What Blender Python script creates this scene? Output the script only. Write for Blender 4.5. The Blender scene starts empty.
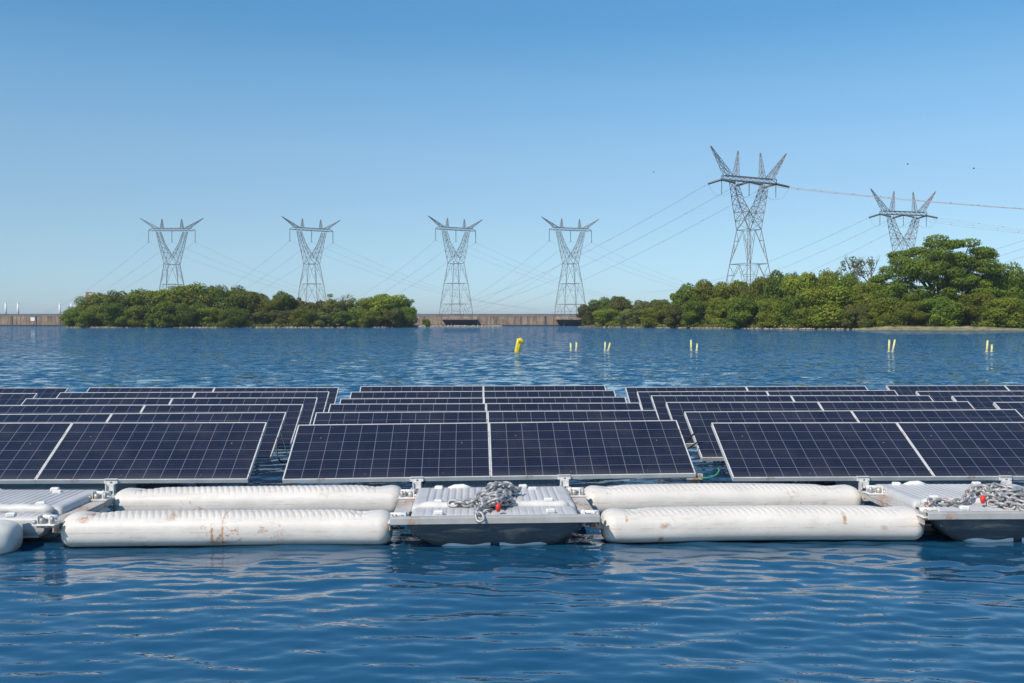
import bpy, math, random
import numpy as np
from mathutils import Vector, Matrix

random.seed(7)
rng = np.random.default_rng(7)
R = math.radians
scene = bpy.context.scene
col = scene.collection
PI = math.pi

# ------------------------------------------------------------------ camera
F = 995.5
H = 1.75
YAW = R(2.19)
HORIZON = 323.0
cam_d = bpy.data.cameras.new('camera')
cam = bpy.data.objects.new('camera', cam_d)
col.objects.link(cam)
cam_d.sensor_width = 36.0
cam_d.lens = 35.0
cam_d.clip_end = 20000
cam_d.clip_start = 0.1
cam.location = (0, 0, H)
cam.rotation_euler = (R(90) - math.atan((341.5 - HORIZON) / F), 0, -YAW)
scene.camera = cam


def at(px, d, z=0.0):
    """ground point at distance d seen in image column px"""
    xc = (px - 512) / F * d
    return Vector((xc * math.cos(YAW) + d * math.sin(YAW), -xc * math.sin(YAW) + d * math.cos(YAW), z))


def zat(py, d):
    return H + (HORIZON - py) / F * d


# ------------------------------------------------------------------ tagging
def tag(o, label=None, cat=None, group=None, kind=None):
    if label: o['label'] = label
    if cat: o['category'] = cat
    if group: o['group'] = group
    if kind: o['kind'] = kind
    return o


def empty(name, loc=(0, 0, 0), rz=0.0):
    o = bpy.data.objects.new(name, None)
    o.empty_display_size = 0.2
    col.objects.link(o)
    o.location = loc
    o.rotation_euler = (0, 0, rz)
    return o


def copy_tree(o, parent=None):
    c = o.copy()
    col.objects.link(c)
    c.parent = parent
    for ch in list(o.children):
        copy_tree(ch, c)
    return c


# ------------------------------------------------------------------ mesh builder
class MB:
    def __init__(s):
        s.v = []; s.f = []; s.smooth = []; s.uv = None

    def add(s, verts, faces, smooth=False):
        b = len(s.v)
        s.v.extend([tuple(p) for p in verts])
        s.f.extend([tuple(i + b for i in f) for f in faces])
        s.smooth.extend([smooth] * len(faces))
        return s

    def box(s, c, size, rot=None, bevel=0.0):
        x, y, z = [a / 2 for a in size]
        if bevel <= 0:
            pts = [(-x, -y, -z), (x, -y, -z), (x, y, -z), (-x, y, -z), (-x, -y, z), (x, -y, z), (x, y, z), (-x, y, z)]
            fs = [(0, 3, 2, 1), (4, 5, 6, 7), (0, 1, 5, 4), (1, 2, 6, 5), (2, 3, 7, 6), (3, 0, 4, 7)]
        else:
            b = min(bevel, x * .9, y * .9, z * .9)
            pts = []; rings = []
            for (zz, k) in ((-z, b), (-z + b, 0), (z - b, 0), (z, b)):
                ring = []
                for (sx, sy, a) in ((-1, -1, 0), (1, -1, 1), (1, 1, 0), (-1, 1, 1)):
                    p1 = (sx * (x - k), sy * (y - b - k * 0)); p2 = (sx * (x - b), sy * (y - k))
                    if k: p1 = (sx * (x - b), sy * (y - b)); p2 = p1
                    seq = (p1, p2) if a == 0 else (p2, p1)
                    for q in seq:
                        pts.append((q[0], q[1], zz)); ring.append(len(pts) - 1)
                rings.append(ring)
            fs = []
            for r0, r1 in zip(rings, rings[1:]):
                n = len(r0)
                for i in range(n):
                    fs.append((r0[i], r0[(i + 1) % n], r1[(i + 1) % n], r1[i]))
            fs.append(tuple(reversed(rings[0][::2]))); fs.append(tuple(rings[-1][::2]))
        M = Matrix.Translation(Vector(c))
        if rot is not None: M = M @ rot.to_4x4()
        s.add([M @ Vector(p) for p in pts], fs)
        return s

    def tube(s, pts, r, n=8, closed=False, caps=True, smooth=True):
        pts = [Vector(p) for p in pts]
        m = len(pts)
        rs = r if isinstance(r, (list, tuple)) else [r] * m
        V = []; prev = None
        for i, p in enumerate(pts):
            if closed: t = pts[(i + 1) % m] - pts[i - 1]
            else: t = pts[min(i + 1, m - 1)] - pts[max(i - 1, 0)]
            if t.length < 1e-9: t = Vector((0, 0, 1))
            t.normalize()
            if prev is None:
                a = Vector((0, 0, 1)) if abs(t.z) < .9 else Vector((1, 0, 0))
                u = t.cross(a).normalized()
            else:
                u = (prev - t * prev.dot(t))
                if u.length < 1e-6: u = t.orthogonal()
                u.normalize()
            prev = u; w = t.cross(u)
            for k in range(n):
                an = 2 * PI * k / n
                V.append(p + (u * math.cos(an) + w * math.sin(an)) * rs[i])
        fs = []
        for i in range(m if closed else m - 1):
            j = (i + 1) % m
            for k in range(n):
                fs.append((i * n + k, i * n + (k + 1) % n, j * n + (k + 1) % n, j * n + k))
        if caps and not closed:
            fs.append(tuple(range(n - 1, -1, -1))); fs.append(tuple((m - 1) * n + k for k in range(n)))
        s.add(V, fs, smooth)
        return s

    def build(s, name, mat, parent=None, loc=None):
        me = bpy.data.meshes.new(name)
        me.from_pydata(s.v, [], s.f)
        me.polygons.foreach_set('use_smooth', s.smooth)
        if isinstance(mat, (list, tuple)):
            for m_ in mat: me.materials.append(m_)
        else:
            me.materials.append(mat)
        me.update()
        o = bpy.data.objects.new(name, me)
        col.objects.link(o)
        if parent is not None: o.parent = parent
        if loc is not None: o.location = loc
        return o


def np_mesh(name, V, Fq, mat, parent=None, smooth=False):
    """fast mesh from numpy quads"""
    me = bpy.data.meshes.new(name)
    V = np.asarray(V, dtype=np.float32); Fq = np.asarray(Fq, dtype=np.int32)
    me.vertices.add(len(V)); me.vertices.foreach_set('co', V.ravel())
    k = Fq.shape[1]
    me.loops.add(Fq.size); me.loops.foreach_set('vertex_index', Fq.ravel())
    me.polygons.add(len(Fq))
    me.polygons.foreach_set('loop_start', np.arange(0, Fq.size, k, dtype=np.int32))
    me.polygons.foreach_set('loop_total', np.full(len(Fq), k, dtype=np.int32))
    me.polygons.foreach_set('use_smooth', np.full(len(Fq), smooth))
    me.update(calc_edges=True); me.validate()
    me.materials.append(mat)
    o = bpy.data.objects.new(name, me); col.objects.link(o)
    if parent is not None: o.parent = parent
    return o


# ------------------------------------------------------------------ node helpers
class NT:
    def __init__(s, name):
        s.m = bpy.data.materials.new(name); s.m.use_nodes = True
        s.t = s.m.node_tree
        s.b = s.t.nodes['Principled BSDF']; s.out = s.t.nodes['Material Output']

    def n(s, typ, **kw):
        nd = s.t.nodes.new(typ)
        for k, v in kw.items(): setattr(nd, k, v)
        return nd

    def l(s, a, b): s.t.links.new(a, b)

    def val(s, x, sock):
        if hasattr(x, 'is_output'): s.l(x, sock)
        else: sock.default_value = x

    def math(s, op, a, b=0.0, c=None, clamp=False):
        nd = s.n('ShaderNodeMath', operation=op); nd.use_clamp = clamp
        s.val(a, nd.inputs[0]); s.val(b, nd.inputs[1])
        if c is not None: s.val(c, nd.inputs[2])
        return nd.outputs[0]

    def mix(s, f, a, b, mode='MIX'):
        nd = s.n('ShaderNodeMix', data_type='RGBA', blend_type=mode)
        s.val(f, nd.inputs[0])
        for x, k in ((a, 6), (b, 7)):
            if hasattr(x, 'is_output'): s.l(x, nd.inputs[k])
            else: nd.inputs[k].default_value = (*x, 1) if len(x) == 3 else x
        return nd.outputs[2]

    def coord(s, which='Object'):
        return s.n('ShaderNodeTexCoord').outputs[which]

    def mapping(s, vec, scale=(1, 1, 1), loc=(0, 0, 0), rot=(0, 0, 0)):
        nd = s.n('ShaderNodeMapping'); s.l(vec, nd.inputs[0])
        nd.inputs['Scale'].default_value = scale; nd.inputs['Location'].default_value = loc; nd.inputs['Rotation'].default_value = rot
        return nd.outputs[0]

    def noise(s, vec, scale=5, detail=3, rough=.5, out=0, dist=0.0):
        nd = s.n('ShaderNodeTexNoise'); s.l(vec, nd.inputs['Vector'])
        nd.inputs['Scale'].default_value = scale; nd.inputs['Detail'].default_value = detail
        nd.inputs['Roughness'].default_value = rough; nd.inputs['Distortion'].default_value = dist
        return nd.outputs[out]

    def ramp(s, f, p0, p1, c0=(0, 0, 0), c1=(1, 1, 1)):
        nd = s.n('ShaderNodeMapRange'); nd.clamp = True
        s.val(f, nd.inputs[0]); nd.inputs[1].default_value = p0; nd.inputs[2].default_value = p1
        return nd.outputs[0]

    def bump(s, h, strength=.3, dist=.01, normal=None):
        nd = s.n('ShaderNodeBump'); s.val(strength, nd.inputs['Strength']); nd.inputs['Distance'].default_value = dist
        s.l(h, nd.inputs['Height'])
        if normal is not None: s.l(normal, nd.inputs['Normal'])
        return nd.outputs[0]

    def set(s, **kw):
        names = dict(color='Base Color', rough='Roughness', metal='Metallic', ior='IOR', spec='Specular IOR Level', normal='Normal', coat='Coat Weight', coatrough='Coat Roughness')
        for k, v in kw.items():
            sk = s.b.inputs[names[k]]
            if hasattr(v, 'is_output'): s.l(v, sk)
            elif k == 'color': sk.default_value = (*v, 1)
            else: sk.default_value = v
        return s


def simple(name, color, rough=.6, metal=0.0, var=.15, scale=6.0, bump=0.0):
    t = NT(name)
    c = t.coord()
    nz = t.noise(c, scale, 4, .6)
    dark = tuple(x * (1 - var) for x in color); lite = tuple(min(1, x * (1 + var)) for x in color)
    t.set(color=t.mix(t.ramp(nz, .3, .7), dark, lite), rough=rough, metal=metal)
    if bump: t.set(normal=t.bump(t.noise(c, scale * 4, 3), bump, .01))
    return t.m


RUST = (0.42, 0.17, 0.045)


def plastic(name, base=(.77, .72, .64), rust_amt=.5, streaks=(), seam=None):
    """sun-bleached float plastic with scuffs, rust blots and run marks that have their own shape"""
    t = NT(name)
    c = t.coord(); oi = t.n('ShaderNodeObjectInfo').outputs['Location']
    va = t.n('ShaderNodeVectorMath', operation='ADD'); t.l(c, va.inputs[0]); t.l(oi, va.inputs[1])
    v = va.outputs[0]
    n1 = t.noise(v, 2.2, 5, .6)
    colr = t.mix(t.ramp(n1, .35, .7), tuple(x * .86 for x in base), base)
    # grime speckle
    sp = t.noise(v, 55, 2, .6)
    colr = t.mix(t.math('MULTIPLY', t.ramp(sp, .66, .74), .35), colr, (.25, .22, .18))
    gr = t.noise(t.mapping(v, (.9, 2.5, 2.5)), 4.0, 6, .72)
    colr = t.mix(t.math('MULTIPLY', t.ramp(gr, .52, .74), .38), colr, (.44, .40, .32))
    dr = t.noise(t.mapping(v, (1, 1, 1)), 13, 2, .5)
    colr = t.mix(t.math('MULTIPLY', t.ramp(dr, .73, .75), .7), colr, (.20, .18, .15))
    # scuffs stretched along the float
    sc = t.noise(t.mapping(v, (1.2, 14, 14)), 3, 4, .7)
    colr = t.mix(t.math('MULTIPLY', t.ramp(sc, .57, .70), .4), colr, (.42, .38, .33))
    # rust blots
    r1 = t.noise(t.mapping(v, (1, 1.4, 1.2)), 3.1, 2, .5)
    r2 = t.noise(v, 17, 3, .75, dist=.6)
    rm = t.math('MULTIPLY', t.ramp(r1, .63 - .04 * rust_amt, .72), t.ramp(r2, .52, .62))
    colr = t.mix(t.math('MULTIPLY', rm, .8 * min(1, rust_amt * 1.5)), colr, RUST)
    sx = t.n('ShaderNodeSeparateXYZ'); t.l(c, sx.inputs[0])
    wob = t.noise(t.mapping(c, (3, 3, 9)), 6, 4, .8)
    for (x0, w, z0, z1, amt) in streaks:
        d = t.math('ABSOLUTE', t.math('SUBTRACT', sx.outputs[0], t.math('ADD', x0 - .02, t.math('MULTIPLY', wob, .04))))
        m = t.ramp(d, w, w * .3)
        m = t.math('MULTIPLY', m, t.ramp(sx.outputs[2], z0 - .01, z0 + .01))
        m = t.math('MULTIPLY', m, t.ramp(sx.outputs[2], z1 + .01, z1 - .01))
        m = t.math('MULTIPLY', m, t.ramp(wob, .38, .56))
        colr = t.mix(t.math('MULTIPLY', m, amt), colr, RUST)
    if seam is not None:
        m = t.ramp(t.math('ABSOLUTE', t.math('SUBTRACT', sx.outputs[2], seam)), .007, .002)
        m = t.math('MULTIPLY', m, t.ramp(t.noise(t.mapping(v, (2, 1, 1)), 4, 3), .45, .62))
        colr = t.mix(t.math('MULTIPLY', m, .45), colr, (.5, .32, .2))
        # green-brown wet band where water laps
        wl = t.math('MULTIPLY', t.ramp(sx.outputs[2], .045, .0), t.ramp(wob, .3, .6))
        colr = t.mix(t.math('MULTIPLY', wl, .45), colr, (.2, .19, .13))
    t.set(color=colr, rough=t.math('ADD', t.math('MULTIPLY', n1, .25), .38),
          normal=t.bump(t.noise(v, 9, 4, .6), .25, .01))
    return t.m


M = {}
M['pontoon'] = plastic('pontoon_plastic', rust_amt=.5, seam=.125)
M['pontoon_stained'] = plastic('pontoon_plastic_stained', rust_amt=.7, seam=.125,
                               streaks=((-.10, .016, .02, .16, .95), (-.02, .012, .02, .26, .8), (-.42, .05, .215, .25, .8), (-.05, .12, .02, .055, .8), (-1.1, .06, .2, .24, .8)))
M['pontoon_spotted'] = plastic('pontoon_plastic_spotted', rust_amt=.7, seam=.125,
                               streaks=((.62, .02, .15, .23, .9), (-.82, .05, .13, .17, .7), (-.85, .03, .01, .06, .8), (-1.12, .015, .18, .22, .9)))
M['deck'] = plastic('deck_plastic', base=(.60, .59, .575), rust_amt=.45)
M['deck_white'] = plastic('deck_white_plastic', base=(.70, .68, .63), rust_amt=1.4)
M['lug'] = simple('white_lug_plastic', (.74, .73, .70), .45)
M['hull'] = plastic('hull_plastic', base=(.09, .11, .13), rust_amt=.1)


def steel(name, base=(.55, .54, .52), rust=.5, rough=.45, metal=.35):
    t = NT(name); c = t.coord()
    n1 = t.noise(c, 7, 4, .6)
    colr = t.mix(t.ramp(n1, .3, .7), tuple(x * .78 for x in base), base)
    r = t.math('MULTIPLY', t.ramp(t.noise(c, 4.3, 2), .66 - .12 * rust, .74 - .1 * rust), t.ramp(t.noise(c, 26, 3, .7), .42, .56))
    t.set(color=t.mix(t.math('MULTIPLY', r, .85), colr, RUST), rough=rough, metal=metal, normal=t.bump(n1, .1, .01))
    return t.m


M['steel'] = steel('galvanised_steel', (.80, .79, .75), .4, .45, .0)
M['beam'] = steel('dull_steel_beam', (.50, .49, .46), .6, .5, .1)
M['steel_rusty'] = steel('rusting_steel_plate', (.60, .56, .50), 1.6, .6, .1)
M['alu'] = steel('anodised_frame', (.74, .73, .69), .25, .42, 0)
M['chain'] = steel('galvanised_chain', (.44, .43, .42), .3, .5, .4)
M['bolt'] = simple('weathered_bolt', (.42, .39, .33), .5, .3, .3, 30)
M['cable'] = simple('black_cable', (.012, .012, .013), .5)
M['green_rope'] = simple('green_rope', (.03, .25, .13), .7, 0, .3, 60)
M['red'] = simple('red_tag', (.62, .03, .02), .5, 0, .25, 40)


def glass_mat():
    t = NT('solar_glass')
    uv = t.coord('UV')
    mp = t.mapping(uv, (12, 6, 1))
    sep = t.n('ShaderNodeSeparateXYZ'); t.l(mp, sep.inputs[0])
    masks = []
    for k, w in ((0, .014), (1, .014)):
        fr = t.math('FRACT', sep.outputs[k])
        d = t.math('MINIMUM', fr, t.math('SUBTRACT', 1.0, fr))
        masks.append(t.ramp(d, w * 1.15, w * .85))
    line = t.math('MAXIMUM', masks[0], masks[1])
    # per cell tone
    fl = t.n('ShaderNodeVectorMath', operation='FLOOR'); t.l(mp, fl.inputs[0])
    oi = t.n('ShaderNodeObjectInfo')
    ad = t.n('ShaderNodeVectorMath', operation='ADD'); t.l(fl.outputs[0], ad.inputs[0])
    cx = t.n('ShaderNodeCombineXYZ'); t.l(t.math('MULTIPLY', oi.outputs['Random'], 97.0), cx.inputs[0]); t.l(cx.outputs[0], ad.inputs[1])
    wn = t.n('ShaderNodeTexWhiteNoise'); t.l(ad.outputs[0], wn.inputs[0])
    cell = t.mix(wn.outputs['Value'], (.008, .009, .021), (.013, .014, .031))
    cryst = t.n('ShaderNodeTexVoronoi'); t.l(t.coord('Object'), cryst.inputs['Vector']); cryst.inputs['Scale'].default_value = 90
    cell = t.mix(t.math('MULTIPLY', cryst.outputs['Color'], .25), cell, (.03, .034, .06))
    # fine bus bars
    fb = t.math('FRACT', t.math('MULTIPLY', sep.outputs[1], 4.0)); db = t.math('MINIMUM', fb, t.math('SUBTRACT', 1.0, fb))
    cell = t.mix(t.math('MULTIPLY', t.ramp(db, .05, .03), .10), cell, (.3, .3, .33))
    c = t.mix(t.math('MULTIPLY', line, .52), cell, (.36, .36, .40))
    # blank margin around the cells is dark
    ed = t.n('ShaderNodeSeparateXYZ'); t.l(uv, ed.inputs[0])
    # dust, drip marks and a few droppings
    ob = t.coord('Object')
    dust = t.noise(t.mapping(ob, (1, 1, 1)), 1.7, 5, .65)
    low = t.ramp(ed.outputs[1], .12, 0.0)
    dm = t.math('ADD', t.math('MULTIPLY', t.ramp(dust, .45, .85), .05), t.math('MULTIPLY', low, .07))
    dm = t.math('MULTIPLY', dm, t.math('ADD', .45, t.math('MULTIPLY', oi.outputs['Random'], 1.1)))
    run = t.noise(t.mapping(ob, (26, 1.2, 1)), 1.0, 3, .7)
    dm = t.math('ADD', dm, t.math('MULTIPLY', t.ramp(run, .6, .8), .03))
    c = t.mix(dm, c, (.42, .38, .33))
    drop = t.ramp(t.noise(ob, 21, 2, .6), .755, .775)
    c = t.mix(t.math('MULTIPLY', drop, .75), c, (.66, .64, .6))
    t.set(color=c, rough=t.math('ADD', .1, t.math('MULTIPLY', dust, .16)), ior=1.45)
    return t.m


M['glass'] = glass_mat()
M['back'] = simple('panel_backsheet', (.22, .22, .23), .6)


# ------------------------------------------------------------------ solar panel tables
PW, PL, FT = 1.965, .99, .042
TILT = math.asin(.42 / .99)


def glass_obj(parent):
    me = bpy.data.meshes.new('glass')
    m = .012
    x, y = PW - 2 * m, PL - 2 * m
    vs = [(m, m, FT - .003), (m + x, m, FT - .003), (m + x, m + y, FT - .003), (m, m + y, FT - .003),
          (m, m, FT - .009), (m + x, m, FT - .009), (m + x, m + y, FT - .009), (m, m + y, FT - .009)]
    fs = [(0, 1, 2, 3), (7, 6, 5, 4), (4, 5, 1, 0), (5, 6, 2, 1), (6, 7, 3, 2), (7, 4, 0, 3)]
    me.from_pydata(vs, [], fs)
    uvl = me.uv_layers.new(name='UVMap')
    e = .006
    for p in me.polygons:
        for li in p.loop_indices:
            v = me.vertices[me.loops[li].vertex_index].co
            uvl.data[li].uv = (((v.x - m) / x), ((v.y - m) / y))
    me.materials.append(M['glass']); me.materials.append(M['back'])
    for p in me.polygons:
        if p.index: p.material_index = 1
    o = bpy.data.objects.new('glass', me); col.objects.link(o); o.parent = parent
    return o


def make_table():
    root = empty('solar_panel_table')
    for s in (-1, 1):
        fr = MB(); w = .010
        x0 = -PW - .002 if s < 0 else .002
        fr.box((PW / 2, w / 2, FT / 2), (PW, w, FT)); fr.box((PW / 2, PL - w / 2, FT / 2), (PW, w, FT))
        fr.box((w / 2, PL / 2, FT / 2), (w, PL - 2 * w, FT)); fr.box((PW - w / 2, PL / 2, FT / 2), (w, PL - 2 * w, FT))
        fr.box((PW / 2, w + .012, .0015 + .001), (PW - .03, .024, .003)); fr.box((PW / 2, PL - w - .012, .0025), (PW - .03, .024, .003))
        p = fr.build('panel', M['alu'], root); p.location = (x0, 0, 0); p.rotation_euler = (TILT, 0, 0)
        glass_obj(p)
        jb = MB(); jb.box((PW / 2, PL * .85, .008), (.12, .09, .024)).build('junction_box', M['cable'], p)
    # carrying rails under both panels, rear props down to the float
    ct, st = math.cos(TILT), math.sin(TILT)
    for k in (.25, .78):
        b = MB(); b.box((0, PL * k * ct + .022 * st, PL * k * st - .022 * ct), (3.3, .04, .04), Matrix.Rotation(TILT, 3, 'X'))
        b.build('rail', M['steel'], root)
    for x in (-.7, .7):
        y = PL * .78 * ct + .03
        MB().box((x, y, (.78 * PL * st - .04 - .10) / 2), (.05, .05, .78 * PL * st + .02)).build('support_leg', M['steel'], root)
    return root


def make_clamp(root, x):
    """shiny clamp on the lower frame with a slotted post and foot"""
    b = MB()
    b.box((x, -.012, .016), (.125, .02, .035), None, .004)
    b.box((x, -.006, .042), (.125, .05, .006), None, .002)
    b.box((x, -.03, -.03), (.06, .02, .07), None, .003)
    b.box((x - .035, -.03, -.055), (.012, .06, .11), None, .002)
    b.box((x + .035, -.03, -.055), (.012, .06, .11), None, .002)
    b.box((x, -.06, -.105), (.13, .16, .01), None, .003)
    o = b.build('clamp', M['steel'], root)
    for p0, p1, r_, n_ in (((x, -.022, .016), (x, -.034, .016), .011, 6), ((x + .02, -.1, -.10), (x + .02, -.1, -.06), .013, 8), ((x - .045, -.09, -.10), (x - .045, -.09, -.045), .011, 8)):
        MB().tube([p0, p1], r_, n_).build('bolt', M['bolt'], o)


def float_block(name, w, y0, y1, z0, z1, mat, parent, ribs=True, taper=.10, rib_h=.017, nx=None):
    """blow-moulded float: ribbed flat top with rounded shoulders, sides drawn in below"""
    nx = nx or 168
    prof = []
    ny = 12
    ys = []
    for j in range(ny + 1):
        ys.append(j / ny)
    us = np.linspace(-1, 1, nx)
    V = []
    edge = .05
    rows = []
    vv = [0, .01, .03, .06, .1, .5, .9, .94, .97, .99, 1]
    for v in vv:
        row = []
        y = y0 + (y1 - y0) * v
        dy = min(v, 1 - v) * (y1 - y0)
        for u in us:
            x = u * w / 2
            dx = (1 - abs(u)) * w / 2
            def drop(d):
                return 0 if d >= edge else edge - math.sqrt(max(0, edge * edge - (edge - d) ** 2))
            z = z1 - drop(dx) * .9 - drop(dy) * .9
            if ribs and dx > .09 and dy > .05:
                ph = (x / .058) % 1.0
                g = math.exp(-((ph - .5) / .11) ** 2)
                z -= rib_h * g
            row.append(len(V)); V.append((x, y, z))
        rows.append(row)
    fs = []
    for a, b in zip(rows, rows[1:]):
        for i in range(nx - 1): fs.append((a[i], a[i + 1], b[i + 1], b[i]))
    # outer loop
    loop = rows[0] + [r[-1] for r in rows[1:]] + list(reversed(rows[-1][:-1])) + [r[0] for r in reversed(rows[1:-1])]
    cur = loop
    zt = z1 - .08
    cy = (y0 + y1) / 2
    for f, z in ((.0, zt - .03), (.3, z0 + (zt - z0) * .45), (1.0, z0 + .02), (1.25, z0)):
        nw = []
        for idx in loop:
            x, y, _ = V[idx]
            k = 1 - taper * 2 * f / w
            ky = 1 - taper * f / (y1 - y0)
            nw.append(len(V)); V.append((x * k, cy + (y - cy) * ky, z))
        n = len(loop)
        for i in range(n): fs.append((cur[i], nw[i], nw[(i + 1) % n], cur[(i + 1) % n]))
        cur = nw
    fs.append(tuple(cur))
    b = MB(); b.add(V, fs, True)
    return b.build(name, mat, parent)


ROWS, PITCH, COLP = 6, 1.135, 4.27
COL0 = .15
proto = make_table()
make_clamp(proto, -.70); make_clamp(proto, .70)
# carrier float beneath the panels
float_block('float', 1.3, .10, .86, -.30, -.06, M['deck'], proto, True, .08)
rown = ['front row', 'second row', 'third row', 'fourth row', 'fifth row', 'back row']
coln = {-2: 'block at the far left edge', -1: 'left block', 0: 'centre block', 1: 'right block', 2: 'block at the far right edge'}
special = {(0, 0): 'large dark blue solar panel pair in the front row, directly behind the centre chain pile',
           (-1, 0): 'large dark solar panel pair, front row at left, cut by the photo edge',
           (1, 0): 'large dark blue solar panel pair in the front row at right, behind the right chain'}
first = True
for c in (-2, -1, 0, 1, 2):
    for r in range(ROWS):
        if abs(c) == 2 and r < 2: continue
        t = proto if first else copy_tree(proto)
        first = False
        jx, jy, jz = random.uniform(-.012, .012), random.uniform(-.02, .02), random.uniform(-.008, .008)
        t.location = (COL0 + c * COLP + jx, 9.47 + r * PITCH + jy, .270 + jz)
        t.rotation_euler = (R(random.uniform(-.5, .5)), R(random.uniform(-.22, .22)), R(random.uniform(-.25, .25)))
        if (c, r) == (0, 0): t.rotation_euler = (R(.4), R(-.48), R(.1)); t.location = (COL0 + .01, 9.46, .252)
        if (c, r) == (-1, 0): t.rotation_euler = (R(1.9), R(.1), 0); t.location.x += .03; t.location.z = .246
        if (c, r) == (1, 0): t.rotation_euler = (R(1.3), R(.1), R(0)); t.location.x += .035; t.location.z = .225; t.location.y -= .03
        tag(t, special.get((c, r), 'dark blue framed solar panel pair, %s, %s' % (rown[r], coln[c])), 'solar panel',
            'rows of floating solar panels')

# ------------------------------------------------------------------ pontoons
def make_pontoon(mat, L=2.58, seed=0):
    rr = random.Random(seed)
    hz, hy, cz = .133, .196, .117
    n = 40; segs = 560
    V = []; fs = []
    xs = np.linspace(-L / 2, L / 2, segs)
    bend = rr.uniform(-.006, .006)
    for x in xs:
        e = L / 2 - abs(x)
        r = .10
        s = 1.0 if e > r else math.sqrt(max(0.0, 1 - ((r - e) / r) ** 2))
        s = max(s, .02)
        s = .50 + .50 * s if e > .0005 else .4
        if e < .0005: s = .02
        for k in range(n):
            a = 2 * PI * k / n
            ca, sa = math.cos(a), math.sin(a)
            p = 2.5
            y = hy * math.copysign(abs(ca) ** (2 / p), ca)
            z = hz * math.copysign(abs(sa) ** (2 / p), sa)
            yy, zz = y * s, z * s
            # notched ribs across the crown
            if sa > .72 and e > .2:
                ph = ((x + .35 * y) / .052) % 1.0
                g = math.exp(-((ph - .5) / .11) ** 2)
                zz -= .013 * g * min(1, (sa - .72) * 5)
            # moulded dish near each end
            if sa > 0:
                zz -= .030 * math.exp(-((e - .25) / .085) ** 2) * math.exp(-((y - .02) / .09) ** 2)
            # dented panels on the flank
            zz += bend * math.cos(x * 2.2) + .009 * math.cos(x * 1.35)
            yy *= 1 + .012 * math.sin(x * 5.1 + seed)
            V.append((x, yy, cz + zz))
    for i in range(segs - 1):
        for k in range(n):
            fs.append((i * n + k, (i + 1) * n + k, (i + 1) * n + (k + 1) % n, i * n + (k + 1) % n))
    fs.append(tuple(range(n))); fs.append(tuple(reversed([(segs - 1) * n + k for k in range(n)])))
    root = empty('pontoon')
    b = MB(); b.add(V, fs, True); b.build('float_body', mat, root)
    for s in (-1, 1):
        t = MB(); t.box((s * (L / 2 + .035), 0, .105), (.12, .09, .012), None, .003)
        t.tube([(s * (L / 2 + .05), 0, .09), (s * (L / 2 + .05), 0, .135)], .016, 8)
        t.build('end_tab', M['steel_rusty'], root)
    return root


YF, YR = 7.97, 9.12
spots = [(-1.985, YF, 'pontoon_stained', 'long white ribbed pontoon with rusty drips, nearer of the two left of the centre deck'),
         (-1.985, YR, 'pontoon', 'farther white ribbed pontoon left of the centre deck, under the panel gap'),
         (2.285, YF, 'pontoon_spotted', 'nearer white ribbed pontoon right of the centre deck, with small rust spots'),
         (2.285, YR, 'pontoon', 'farther white ribbed pontoon right of the centre deck')]
for i, (x, y, mt, lab) in enumerate(spots):
    p = make_pontoon(M[mt], 2.56 + .015 * (i % 3), i + 3)
    p.location = (x + (.05, .045, .04, .0)[i], y, (0, .004, .002, -.004)[i])
    p.rotation_euler = (0, R((.15, -.2, -.1, .12)[i]), R((.2, .35, -.15, -.3)[i]))
    tag(p, lab, 'pontoon', 'white pontoons along the front edge')

# ------------------------------------------------------------------ walkway decks
def corner_joint(parent, x, y, z, s):
    b = MB()
    b.box((x, y, z), (.17, .13, .012), None, .003)
    b.box((x - .05 * s, y, z + .035), (.012, .10, .07), None, .003)
    b.box((x + .03 * s, y + .02, z + .03), (.012, .09, .06), None, .003)
    b.tube([(x - .07, y + .03, z + .045), (x + .07, y + .03, z + .045)], .02, 10)
    o = b.build('corner_bracket', M['lug'], parent)
    for dx, dy, hh, r_ in ((-.02, -.03, .05, .022), (.055, -.035, .06, .015), (-.07, -.045, .035, .018)):
        MB().tube([(x + dx * s, y + dy, z), (x + dx * s, y + dy, z + hh)], r_, 8).build('bolt', M['bolt'], o)


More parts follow.
